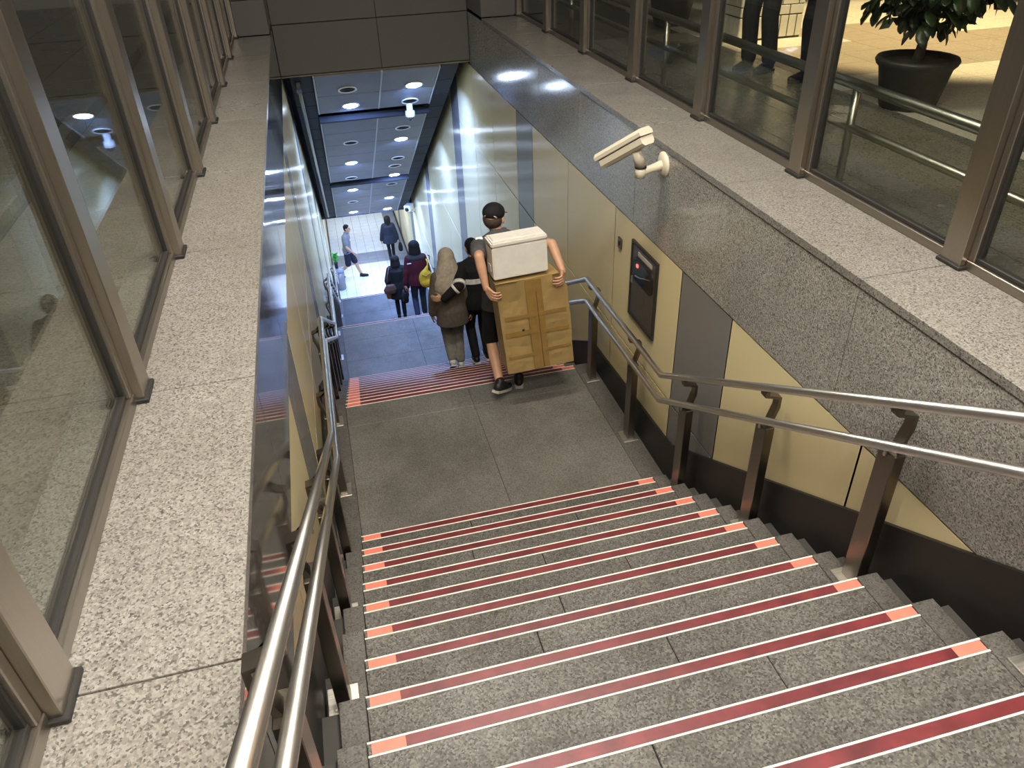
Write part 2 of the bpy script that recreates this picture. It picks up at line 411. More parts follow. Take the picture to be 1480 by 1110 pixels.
# ================================================================== FLIGHTS
def flight(idx, label, detail):
    y0, z0, n = FL[idx]
    root = MB()
    pts = []
    for k in range(1, n):
        ya, yb = y0 + RUN * (k - 1), y0 + RUN * k
        z = z0 - RISE * k - 0.045
        pts += [(ya + (0 if k > 1 else -0.01), z), (yb - 0.02, z)]
    yl = y0 + RUN * (n - 1) - 0.02
    zl = z0 - RISE * n - 0.06
    pts += [(yl, zl), (y0 - 0.01, zl - 0.02)]
    # drop duplicate x positions is not needed: the outline only steps down
    r = root.prism(pts, 0, XL + 0.004, XR - 0.004).build('staircase', M['core'])
    tag(r, label, 'stairs', None)
    rnd = random.Random(40 + idx)
    for k in range(0, n):
        ye = y0 + RUN * k; z = z0 - RISE * k          # nosing edge
        if k == 0: ya = ye - 0.30
        else: ya = y0 + RUN * (k - 1) - 0.02
        st = piece('step', M['core'], 2.20, 0.02, RISE - 0.03, r, (0.895, ye - 0.03, z - RISE / 2 - 0.005), 0.0)   # riser board
        st.matrix_parent_inverse = Matrix.Identity(4)
        def sub(name, mat, x0, x1, yy0, yy1, zz0, zz1, bev=0.003):
            o = span(name, mat, x0, x1, yy0, yy1, zz0, zz1, st, bev)
            o.location = Vector(o.location) - Vector(st.location); return o
        if detail and k > 0:
            xj = rnd.uniform(0.45, 1.35)
            sub('tread_slab', M['step'], -0.203, xj - 0.0015, ya, ye, z - 0.05, z)
            sub('tread_slab', M['step'], xj + 0.0015, 1.993, ya, ye, z - 0.05, z)
            sub('border_slab', M['border'], XL + 0.09, -0.206, ya, ye, z - 0.05, z)
            sub('border_slab', M['border'], 1.996, XR - 0.09, ya, ye, z - 0.05, z)
        elif k > 0:
            sub('tread_slab', M['step'], XL + 0.02, XR - 0.02, ya, ye, z - 0.05, z)
        xa, xb = -0.203, 1.992
        f = ye - 0.006
        sub('white_line', M['white_line'], xa, xb, f - 0.007, f, z - 0.002, z + 0.0035, 0.0)
        sub('white_line', M['white_line'], xa, xb, f - 0.058, f - 0.051, z - 0.002, z + 0.0035, 0.0)
        if detail:
            sub('grip_strip', M['red'], xa + 0.135, xb - 0.125, f - 0.050, f - 0.008, z - 0.002, z + 0.002, 0.0)
            sub('end_patch', M['salmon'], xa + 0.014, xa + 0.134, f - 0.050, f - 0.008, z - 0.002, z + 0.0024, 0.0)
            sub('end_patch', M['salmon'], xb - 0.124, xb - 0.006, f - 0.050, f - 0.008, z - 0.002, z + 0.0024, 0.0)
        else:
            sub('grip_strip', M['red'], xa, xb, f - 0.050, f - 0.008, z - 0.002, z + 0.002, 0.0)
    return r
flight(0, 'nearest dark granite stair flight with red and white nosing strips', True)
flight(1, 'second dark granite stair flight just beyond the first landing', True)
flight(2, 'third stair flight, dropping away behind the pale bluish second landing', False)
flight(3, 'lowest stair flight, dropping from the purple grey landing to the white tiled floor', False)

# landings
def landing(name, ya, yb, z, cols, rows, mat):
    r = MB().box(XL + 0.005, XR - 0.005, ya, yb, z - 0.30, z - 0.035).build(name, M['core']); tag(r, kind='structure')
    xs = [XL + 0.006, -0.205] + cols + [1.995, XR - 0.006]; ysr = [ya] + rows + [yb]
    for i in range(len(xs) - 1):
        for j in range(len(ysr) - 1):
            edge = i in (0, len(xs) - 2)
            span('paving_slab', M['border'] if edge else mat, xs[i] + 0.0012, xs[i + 1] - 0.0012, ysr[j] + 0.0012, ysr[j + 1] - 0.0012, z - 0.04, z, r, 0.0015)
    return r
top = MB().box(XL + 0.005, XR - 0.005, -3.0, 0.11, G - 0.3, G - 0.035).build('floor', M['core']); tag(top, kind='structure')
for j in range(4):
    for i in range(3): span('paving_slab', M['landing'], XL + 0.006 + 0.86 * i, XL + 0.004 + 0.86 * (i + 1), -3.0 + 0.7775 * j + 0.002, -3.0 + 0.7775 * (j + 1) - 0.002, G - 0.04, G, top)
landing('floor', LAND[0][0] - 0.30, LAND[0][1], Z1, [0.93], [4.78, 5.55], M['landing'])
landing('floor', LAND[1][0] - 0.30, LAND[1][1], Z2, [0.93], [9.95, 10.55], M['landing'])
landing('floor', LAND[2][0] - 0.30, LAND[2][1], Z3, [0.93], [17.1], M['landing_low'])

# white tiled floor at the bottom
hall = MB().box(XL + 0.005, XR - 0.005, 21.06, 34, ZF - 0.3, ZF - 0.018).build('floor', M['grout']); tag(hall, kind='structure')
tw = 0.30
nx = 7
for i in range(nx):
    for j in range(43):
        y = 21.06 + 0.30 * j
        mat = M['blue_tile'] if 24.2 <= y + 0.15 <= 25.0 else M['white_tile']
        span('floor_tile', mat, XL + 0.03 + tw * i + 0.004, XL + 0.03 + tw * (i + 1) - 0.004, y + 0.004, y + 0.296, ZF - 0.03, ZF, hall, 0.0)
for j in range(15):
    y = 21.06 + 0.86 * j
    span('border_tile', M['blue_tile'], XL + 0.034 + tw * nx, XR - 0.03, y + 0.004, y + 0.856, ZF - 0.03, ZF, hall, 0.0)
tag(MB().box(XL - 0.3, XR + 0.3, 34.0, 34.3, -11.2, -7).build('wall_end', M['end_wall']), kind='structure')

# ================================================================== FACADE ACROSS THE STAIR, CEILING, CANOPY
fac = MB().box(XL - 0.5, XR + 0.6, YB + 0.02, YB + 0.3, -2.19, 2.7).build('wall_front', M['dark']); tag(fac, kind='structure')
for (z0, z1) in ((-2.20, -1.575), (-1.57, -0.55), (-0.545, 0.5), (0.505, 2.6)):
    for (x0, x1) in ((XL + 0.004, 0.955), (0.96, XR - 0.004)):
        span('facade_panel', M['facade'], x0, x1, YB, YB + 0.03, z0 + 0.004, z1, fac, 0.004)
span('edge_trim', M['mullion'], XL + 0.004, XR - 0.004, YB - 0.004, YB + 0.03, -2.222, -2.202, fac, 0.002)
for s, X in ((-1, XL), (1, XR)):
    a, b = (X - 0.62, X) if s < 0 else (X, X + 0.62)
    for (z0, z1) in ((ZL, -1.16), (-1.155, -0.2), (-0.195, 2.6)):
        span('facade_panel', M['facade'], a, b, 10.30, 11.2, z0 + 0.003, z1, fac, 0.004)

ANG = math.atan(0.575); CA, SA = math.cos(ANG), math.sin(ANG)
def on_ceiling(x, y, off=0.0):
    """point on the sloping soffit, off = distance below it"""
    return Vector((x, y - off * SA, -2.245 - 0.575 * (y - 11.2) - off * CA))
YE = 21.28
ceil = empty('ceiling'); tag(ceil, kind='structure')
# black plenum above
cb = MB(); n = Vector((0, SA, CA)); 
p0, p1 = on_ceiling(0, 11.24, -0.40), on_ceiling(0, YE, -0.40)
cb.obox((p0 + p1) / 2 + Vector((0.895, 0, 0)) , (1, 0, 0), (0, CA, -SA), n, 1.295, (p1 - p0).length / 2, 0.02)
cb.build('plenum', M['dark'], ceil)
def ceil_piece(name, mat, x0, x1, ya, yb, th=0.03, off=0.0, gap=0.004):
    c = on_ceiling((x0 + x1) / 2, (ya + yb) / 2, off - th / 2)
    return piece(name, mat, x1 - x0 - 2 * gap, (yb - ya) / CA - 2 * gap, th, ceil, c, 0.003, (-ANG, 0, 0))
secs = [(11.205, 12.66, 2), (13.03, 17.17, 6), (17.53, YE, 5)]
for (a, b, nn) in secs:
    L = (b - a) / nn
    for j in range(nn):
        for (x0, x1) in ((0.03, 0.94), (0.955, 1.75)):
            ceil_piece('ceiling_panel', M['ceil'], x0, x1, a + L * j, a + L * (j + 1))
    ceil_piece('edge_trim', M['ceil_edge'], 0.005, 0.03, a, b, 0.05, 0.008, 0.0)
    ceil_piece('edge_trim', M['ceil_edge'], 0.935, 0.96, a, b, 0.05, 0.006, 0.0)
    ceil_piece('edge_trim', M['ceil_edge'], 1.75, 1.77, a, b, 0.05, 0.008, 0.0)
for a in (12.97, 17.48): ceil_piece('slot_lip', M['ceil_dark'], 0.0, 1.80, a, a + 0.06, 0.10, 0.035, 0.0)
y = 11.205
while y < YE - 0.1:
    y2 = min(YE, y + 0.56)
    ceil_piece('side_tile', M['ceil_dark'], -0.30, 0.0, y, y2, 0.03, -0.02, 0.006)
    ceil_piece('side_tile', M['ceil_dark'], 1.78, 2.04, y, y2, 0.03, -0.02, 0.006)
    y = y2
# closing board at the lower end and flat hall ceiling
zc = on_ceiling(0, YE).z
MB().box(XL, XR, YE, YE + 0.06, zc - 0.02, zc + 0.6).build('end_board', M['ceil_dark'], ceil)
MB().box(XL, XR, YE + 0.06, 34, zc + 0.02, zc + 0.1).build('hall_ceiling', M['ceil'], ceil)

can = MB().box(-1.4, 3.2, -4.0, 11.6, 2.62, 2.72).build('ceiling', M['canopy']); tag(can, kind='structure')
for k, y in enumerate(TUBE_Y):
    t = empty('tube_light', (0.9, y, 2.36)); tag(t, '%s white tube light hanging across under the entrance canopy, counted from the stair top' % ('first', 'second', 'third', 'fourth')[k], 'lamp', 'tube lights under the canopy')
    MB().box(-1.15, 1.15, -0.05, 0.05, 0.06, 0.26, 0.006).build('housing', M['white'], t)
    for sx in (-0.56, 0.56): MB().tube([(sx - 0.53, 0, 0.03), (sx + 0.53, 0, 0.03)], 0.02).build('lamp_tube', M['tube'], t)

# downlights in the sloping ceiling
DL = [(0.50, 12.23, 'nearest left'), (1.42, 11.63, 'nearest right'), (1.40, 14.21, 'second right'), (0.48, 15.48, 'second left'), (1.42, 16.85, 'third right'),
      (0.49, 17.85, 'third left'), (1.41, 19.19, 'fourth right'), (0.49, 20.52, 'lowest left'), (1.43, 20.63, 'lowest right')]
for (x, y, wh) in DL:
    x, y = x * 1.0133, y * 1.0133
    t = empty('downlight', on_ceiling(x, y)); t.rotation_euler = (-ANG, 0, 0)
    side = 'right' if 'right' in wh else 'left'
    tag(t, 'round lit downlight, %s of the %s-hand row in the sloping tunnel ceiling' % (wh.split()[0], side), 'lamp', 'lit downlights in the tunnel ceiling')
    MB().lathe([(0.135, 0.0), (0.14, -0.012), (0.118, -0.016), (0.112, 0.0)], 28).build('trim_ring', M['white'], t)
    MB().lathe([(0.112, -0.006), (0.09, -0.016), (0.04, -0.02), (0.001, -0.021)], 28).build('lens', M['lamp'], t)
    light('downlight_lamp', 'AREA', on_ceiling(x, y, 0.05), DOWN_W, TUNNEL_COL, rot=(0, 0, 0), shape='DISK', size=0.2, spread=math.radians(160))
VR = [(0.46, 11.58), (1.41, 12.28), (1.39, 13.57), (0.48, 14.13), (1.42, 15.5), (1.39, 16.08), (0.47, 16.71), (1.40, 17.7), (0.48, 19.2)]
vn = ['above the nearest left lamp', 'behind the dome camera', 'right, just past the first dark slot', 'left row, middle ceiling section', 'right row, middle ceiling section',
      'right, just before the second slot', 'left, just before the second slot', 'right, just past the second slot', 'left row, lowest ceiling section']
for (x, y), s in zip(VR, vn):
    x, y = x * 1.0133, y * 1.0133
    t = empty('ceiling_speaker', on_ceiling(x, y)); t.rotation_euler = (-ANG, 0, 0)
    tag(t, 'unlit round grey ceiling grille with white rim, ' + s, 'grille', 'round ceiling grilles')
    MB().lathe([(0.135, 0.0), (0.14, -0.012), (0.118, -0.016), (0.112, 0.0)], 28).build('rim', M['white'], t)
    g = MB().lathe([(0.112, -0.004), (0.001, -0.006)], 28)
    for r_ in (0.03, 0.06, 0.09): g.lathe([(r_ - 0.004, -0.004), (r_, -0.010), (r_ + 0.004, -0.004)], 24, close=False)
    g.build('grille', M['ceil_dark'], t)
# dome camera below a slot
t = empty('dome_camera', on_ceiling(1.43, 12.585)); tag(t, 'small white dome camera hanging under the first ceiling slot', 'camera')
MB().lathe([(0.05, 0.02), (0.05, -0.10), (0.075, -0.11), (0.078, -0.19), (0.06, -0.20)], 20).build('housing', M['white'], t)
MB().lathe([(0.058, -0.20), (0.05, -0.235), (0.03, -0.255), (0.002, -0.262)], 20).build('dome', M['dark_glass'], t)
# conduit along the left of the ceiling
cp = [on_ceiling(-0.2, y, 0.03) for y in (11.35, 14, 17, 20.9)]
t = MB().tube(cp, 0.025, 10).build('conduit_pipe', M['pipe']); tag(t, 'thin steel conduit pipe running down the left ceiling edge', 'pipe')
MB().obox(on_ceiling(-0.2, 11.38, 0.05), (1, 0, 0), (0, CA, -SA), n, 0.035, 0.09, 0.05, 0.01).build('junction_box', M['black'], t)
# box camera at the foot of the tunnel
t = empty('box_camera', (2.05, 20.4, -7.66)); tag(t, 'small white box camera high on the right wall where the tunnel ceiling ends', 'camera')
MB().obox((-0.05, -0.05, 0), (0.9, -0.42, 0), (0.42, 0.9, -0.1), (0, 0.1, 1), 0.09, 0.17, 0.08, 0.02).build('housing', M['white'], t)
MB().tube([(0.14, 0.02, -0.12), (0.02, 0.02, -0.14), (0.0, 0.0, -0.06)], 0.025).build('bracket', M['white'], t)
MB().lathe([(0.05, 0.0), (0.055, 0.03), (0.03, 0.035)], 16).build('lens', M['black'], t, (-0.12, -0.20, 0.0), (PI / 2, 0, -0.43))

# ================================================================== GLASS SCREENS ON THE LEDGES
def screen(idx, side):
    s = 1 if side == 'right' else -1
    xf = 2.63 if s > 0 else -0.77                     # inner face of the mullions
    root = empty('window_%d' % idx); tag(root, kind='structure')
    def sp(name, mat, d0, d1, y0, y1, z0, z1, bev=0.003):
        a, b = xf + s * d0, xf + s * d1
        return span(name, mat, min(a, b), max(a, b), y0, y1, z0, z1, root, bev)
    ys = [-0.007 + 1.283 * k for k in range(-1, 9)]
    hw = 0.06
    for k, y in enumerate(ys):
        sp('mullion', M['mullion'], 0.0, 0.11, y - hw, y + hw, ZL + 0.004, 2.6)
        sp('base_plate', M['gasket'], -0.012, 0.12, y - hw - 0.012, y + hw + 0.012, ZL, ZL + 0.018)
        if k < len(ys) - 1:
            a, b = y + hw, ys[k + 1] - hw
            sp('glass_pane', M['glass'], 0.06, 0.07, a + 0.03, b - 0.03, ZL + 0.06, 2.55, 0.0)
            sp('bottom_rail', M['frame'], 0.03, 0.10, a, b, ZL, ZL + 0.045)
            sp('gasket', M['gasket'], 0.048, 0.082, a + 0.02, b - 0.02, ZL + 0.045, ZL + 0.065)
            for (p, q) in ((a, a + 0.035), (b - 0.035, b)):
                sp('glazing_bead', M['frame'], 0.035, 0.095, p, q, ZL + 0.045, 2.6)
            for (p, q) in ((a + 0.035, a + 0.047), (b - 0.047, b - 0.035)):
                sp('gasket', M['gasket'], 0.050, 0.080, p, q, ZL + 0.06, 2.6, 0.0)
    return root
screen(1, 'left'); screen(2, 'right')

# ================================================================== HANDRAILS
def rail_path(off):
    P = [(-0.25, G + SLOPE * 0 + off + 0.10)]
    P = []
    P.append((-0.25, -3.02 + 0.567 * (4.14 + 0.25) + off))
    P.append((4.14, -3.02 + off)); P.append((5.75, -3.02 + off))
    P.append((9.33, -5.0 + off)); P.append((10.9, -5.0 + off))
    P.append((16.3, -8.0 + off)); P.append((17.9, -8.0 + off))
    P.append((21.2, -9.83 + off)); P.append((21.6, -9.83 + off))
    return P
def path_z(P, y):
    for (a, za), (b, zb) in zip(P, P[1:]):
        if a <= y <= b: return za + (zb - za) * (y - a) / (b - a)
    return P[-1][1]
def handrail(side, label):
    s = 1 if side == 'right' else -1
    xr = 2.055 if s > 0 else -0.265
    xp = xr + s * 0.035
    root = empty('handrail', (xr, 0, 0)); tag(root, label, 'handrail', 'handrails beside the stairs')
    U, Lw = rail_path(0.0), rail_path(-0.215)
    MB().tube([(0, y, z) for y, z in U], 0.0225, 14).build('upper_rail', M['rail'], root)
    MB().tube([(0, y, z) for y, z in Lw], 0.0225, 14).build('lower_rail', M['rail'], root)
    ye = 21.6
    loop = [(0, ye, U[-1][1])] + [(0, ye + 0.11 * math.sin(a), (U[-1][1] + Lw[-1][1]) / 2 + 0.1075 * math.cos(a)) for a in (0.5, 1.1, PI / 2, 2.0, 2.6)] + [(0, ye, Lw[-1][1])]
    MB().tube(loop, 0.0225, 12).build('end_loop', M['rail'], root)
    for y in (0.25, 1.13, 2.02, 2.90, 3.79, 4.72, 5.66, 6.6, 7.5, 8.4, 9.35, 10.1, 10.85, 11.8, 12.7, 13.6, 14.5, 15.4, 16.3, 17.1, 17.9, 18.8, 19.7, 20.6, 21.45):
        zt = path_z(Lw, y) - 0.03; zb = stair_z(y); zu = path_z(U, y)
        d = s * 0.035
        p = MB().box(d - 0.028, d + 0.028, y - 0.05, y + 0.05, zb, zt, 0.003).build('post', M['post'], root)
        MB().box(d - 0.07, d + 0.06, y - 0.075, y + 0.075, zb, zb + 0.010, 0.002).build('base_plate', M['plate'], p)
        # kinked flat bracket carrying the upper rail
        dx = s * 0.075
        MB().prism([(d - 0.006, zt - 0.10), (d + 0.0, zt), (dx - 0.006 * s, zu - 0.13), (dx - 0.004 * s, zu - 0.075), (0.0 - 0.012, zu - 0.05), (-0.012, zu - 0.015),
                    (0.012, zu - 0.015), (0.012, zu - 0.04), (dx + 0.014 * s, zu - 0.066), (dx + 0.014 * s, zu - 0.135), (d + 0.02 * s, zt), (d + 0.02 * s, zt - 0.10)], 1, y - 0.025, y + 0.025).build('bracket', M['post'], p)
        MB().tube([(0, y, zt - 0.02), (0, y, zt + 0.02)], 0.008, 8).build('pin', M['plate'], p)
    return root
handrail('right', 'right-hand double stainless handrail on dark posts beside the cream wall')
handrail('left', 'left-hand double stainless handrail on dark posts beside the mirror polished granite')

# ================================================================== WALL FITTINGS
# fire hydrant style cabinet
t = empty('wall_cabinet', (XR, 4.845, -2.705)); tag(t, 'steel wall cabinet with rounded dark window and red lamp on the cream panel', 'cabinet')
fr = MB()
for (a, b, c, d) in ((-0.245, 0.245, 0.295, 0.32), (-0.245, 0.245, -0.32, -0.295), (-0.245, -0.222, -0.295, 0.295), (0.222, 0.245, -0.295, 0.295)):
    fr.box(-0.016, 0.006, a, b, c, d, 0.002)
fr.build('frame', M['gasket'], t)
dr = MB().box(-0.010, 0.006, -0.221, 0.221, -0.294, 0.294, 0.003).build('door', M['cab'], t)
def rrect(w_, h_, r_, n_=6):
    out = []
    for cx, cy, a0 in ((w_ - r_, h_ - r_, 0), (-w_ + r_, h_ - r_, PI / 2), (-w_ + r_, -h_ + r_, PI), (w_ - r_, -h_ + r_, 1.5 * PI)):
        out += [(cx + r_ * math.cos(a0 + PI / 2 * k / n_), cy + r_ * math.sin(a0 + PI / 2 * k / n_)) for k in range(n_ + 1)]
    return out
zw = 0.115
MB().prism([(p[0], p[1] + zw) for p in rrect(0.185, 0.10, 0.06)], 0, -0.018, -0.009).build('window_gasket', M['black'], dr)
MB().prism([(p[0], p[1] + zw) for p in rrect(0.168, 0.084, 0.05)], 0, -0.021, -0.017).build('window', M['dark_glass'], dr)
MB().prism([(p[0] + 0.09, p[1] + zw + 0.045) for p in rrect(0.018, 0.014, 0.013)], 0, -0.026, -0.020).build('red_lamp', M['red_lamp'], dr)
MB().tube([(-0.023, 0.12, zw - 0.05), (-0.024, 0.03, zw - 0.03), (-0.024, -0.05, zw + 0.0), (-0.023, -0.14, zw + 0.03)], 0.005, 8).build('hose_curve', M['pipe'], dr)
MB().box(-0.014, -0.009, -0.15, 0.11, 0.235, 0.268).build('label_plate', M['label'], dr)
MB().box(-0.022, -0.009, 0.19, 0.205, -0.03, 0.03, 0.003).build('latch', M['plate'], dr)
t = MB().box(-0.012, 0.004, -0.035, 0.035, -0.045, 0.045, 0.004).build('call_plate', M['cab'], None, (XR, 5.35, -2.53)); tag(t, 'small grey metal plate on the cream panel left of the wall cabinet', 'plate')
MB().box(-0.018, -0.011, -0.015, 0.015, -0.018, 0.018, 0.003).build('button', M['black'], t)

# security camera on the right granite wall
t = empty('security_camera', (XR, 4.65, -1.675)); tag(t, 'cream bullet security camera on a bracket, on the right granite wall', 'camera')
O = Vector((XR, 4.65, -1.675))
Rr_, Ff = Vector((2.005, 4.534, -1.435)), Vector((1.837, 4.852, -1.669))
ax = (Ff - Rr_).normalized(); side_v = ax.cross(Vector((0, 0, 1))).normalized(); upv = side_v.cross(ax).normalized()
cen = (Rr_ + Ff) / 2 - O
MB().lathe([(0.085, 0.0), (0.085, 0.010), (0.06, 0.022), (0.03, 0.026)], 24).build('wall_plate', M['cctv'], t, (0, 0, 0), (0, -PI / 2, 0))
MB().tube([(-0.01, 0, 0.0), (-0.10, -0.01, -0.015), (-0.175, -0.03, -0.02)], 0.026, 14, radii=[0.034, 0.026, 0.028]).build('arm', M['cctv'], t)
j0 = Vector((-0.185, -0.035, -0.035))
kn = MB(); kn.tube([j0 + Vector((0, 0, -0.02)), j0 + Vector((0, 0, 0.045))], 0.036, 18); kn.build('knuckle', M['cctv'], t)
attach = cen - ax * 0.085 - upv * 0.045
cl = MB(); cl.tube([j0 + Vector((0, 0, 0.055)), attach], 0.036, 16); cl.build('swivel', M['cctv'], t)
MB().tube([j0 + Vector((0, 0, 0.045)), j0 + Vector((0, 0, 0.056))], 0.040, 16).build('clamp_ring', M['black'], t)
def hoct(wd, z0, z1, ch, ch2):  # cross section: side, up
    return [(-wd + ch2, z0), (wd - ch2, z0), (wd, z0 + ch2), (wd, z1 - ch), (wd - ch, z1), (-wd + ch, z1), (-wd, z1 - ch), (-wd, z0 + ch2)]
def along(sec, a0, a1, k0=1.0, k1=1.0):
    b = bmesh.new(); A = [b.verts.new(cen + ax * a0 + side_v * p[0] * k0 + upv * p[1] * k0) for p in sec]; B = [b.verts.new(cen + ax * a1 + side_v * p[0] * k1 + upv * p[1] * k1) for p in sec]
    nn = len(sec); b.faces.new(A[::-1]); b.faces.new(B)
    for k in range(nn): b.faces.new((A[k], A[(k + 1) % nn], B[(k + 1) % nn], B[k]))
    bmesh.ops.recalc_face_normals(b, faces=b.faces); m = MB(); m.bm.free(); m.bm = b; return m
along(hoct(0.060, -0.050, 0.006, 0.004, 0.018), -0.205, 0.205).build('housing', M['cctv'], t)
along(hoct(0.057, 0.004, 0.014, 0.002, 0.002), -0.203, 0.203).build('seam', M['black'], t)
along(hoct(0.064, 0.012, 0.060, 0.022, 0.004), -0.215, 0.235).build('lid', M['cctv'], t)
along(hoct(0.045, -0.038, 0.0, 0.008, 0.008), 0.205, 0.208).build('lens_window', M['dark_glass'], t)
for a in (-0.06, 0.10):
    c0 = cen + ax * a + side_v * 0.064 + upv * 0.010
    MB().obox(c0, ax, side_v, upv, 0.013, 0.006, 0.012, 0.002).build('latch', M['plate'], t)
for a in (-0.155, -0.135):
    c0 = cen + ax * a + side_v * 0.060 - upv * 0.012
    MB().obox(c0, ax, side_v, upv, 0.006, 0.001, 0.009).build('mark', M['black'], t)

# ================================================================== PLAZAS OUTSIDE THE GLASS
pz = MB().box(2.60, 13.5, -3.0, 16.0, G - 0.25, G - 0.03).build('floor', M['core']); tag(pz, kind='structure')
rnd = random.Random(3)
ts = 0.46   # side of a plaza tile
k = 0
for j in range(34):
    for i in range(12):
        x0 = 4.43 + ts * i; y0 = 0.0 + ts * j
        if x0 > 9.6 or y0 > 15.2: continue
        wv = math.sin(y0 * 1.25 + math.sin(x0 * 0.8) * 1.4)
        mat = M['plaza_tan'] if (wv > 0.0 and j % 2 == 0) or (wv > 0.8) else M['plaza_pale']
        for h in range(1):
            if k < 295 and y0 > 1.5: span('paving_tile', mat, x0 + 0.002, x0 + ts - 0.002, y0 + 0.002, y0 + ts - 0.002, G - 0.035, G, pz, 0.0); k += 1
sf = MB()
for j in range(40):
    for i in range(22):
        x0 = 4.43 + ts * i; y0 = -2.9 + ts * j
        if x0 + ts > 13.4 or y0 + ts > 15.9: continue
        sf.box(x0 + 0.002, x0 + ts - 0.002, y0 + 0.002, y0 + ts - 0.002, G - 0.06, G - 0.006)
tag(sf.build('paving_tiles', M['plaza_pale'], pz), kind='stuff')
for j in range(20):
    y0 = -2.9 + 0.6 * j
    for i in range(4): span('paving_slab', M['plaza_dark'], 2.83 + 0.40 * i + 0.004, 2.83 + 0.40 * (i + 1) - 0.004, y0 + 0.002, y0 + 0.598, G - 0.04, G - 0.001, pz, 0.0)  # band next to the glass: its shadow is painted as darker slabs
pl = MB().box(-9.0, -0.76 - 0.0, -3.0, 16.0, G - 0.25, G - 0.05).build('floor', M['core']); tag(pl, kind='structure')
for j in range(17):
    for i in range(9):
        x1 = -1.02 - 0.9 * i; y0 = -2.6 + 1.1 * j
        span('paving_slab', M['plaza_dark'] if i in (1, 2, 3) else M['plaza'], x1 - 0.896, x1 - 0.004, y0 + 0.004, y0 + 1.096, G - 0.06, G - (0.0 if i == 0 else 0.03), pl, 0.003)
kb = empty('kerb', (-2.0, 0, G)); tag(kb, 'low pale stone kerb outside the left glass screen', 'kerb')
for j in range(17): piece('kerb_stone', M['plaza'], 0.12, 1.09, 0.12, kb, (0, -2.0 + 1.1 * j, 0.03), 0.012)

# pipe rail outside the right glass
pr = empty('pipe_railing', (2.95, 0, G)); tag(pr, 'double galvanised pipe railing outside the right glass screen', 'railing')
for h, nm in ((0.625, 'upper_pipe'), (0.395, 'lower_pipe')):
    MB().tube([(0, -2.5, h), (0, 10.6, h)], 0.030 if h > 0.5 else 0.024, 14).build(nm, M['pipe'], pr)
for k in range(6): MB().tube([(0, -1.29 + 2.566 * k, 0), (0, -1.29 + 2.566 * k, 0.625)], 0.024, 12).build('upright', M['pipe'], pr)

# potted shrub
leaf_me = None
def leaf_mesh():
    b = bmesh.new(); prof = [(0, 0.004), (0.03, 0.022), (0.065, 0.034), (0.10, 0.030), (0.125, 0.006)]
    L = []; Rr2 = []; C = []
    for x, wd in prof:
        z = -x * x * 1.6
        L.append(b.verts.new((x, wd, z + wd * 0.25))); Rr2.append(b.verts.new((x, -wd, z + wd * 0.25))); C.append(b.verts.new((x, 0, z)))
    for k in range(len(prof) - 1):
        b.faces.new((C[k], C[k + 1], L[k + 1], L[k])); b.faces.new((Rr2[k], Rr2[k + 1], C[k + 1], C[k]))
    for f in b.faces: f.smooth = True
    r = bmesh.ops.extrude_face_region(b, geom=list(b.faces))
    for v in [g for g in r['geom'] if isinstance(g, bmesh.types.BMVert)]: v.co.z += 0.003
    bmesh.ops.recalc_face_normals(b, faces=b.faces)
    m = MB(); m.bm.free(); m.bm = b; return m.mesh('leaf', M['leaf'])
leaf_me = leaf_mesh()
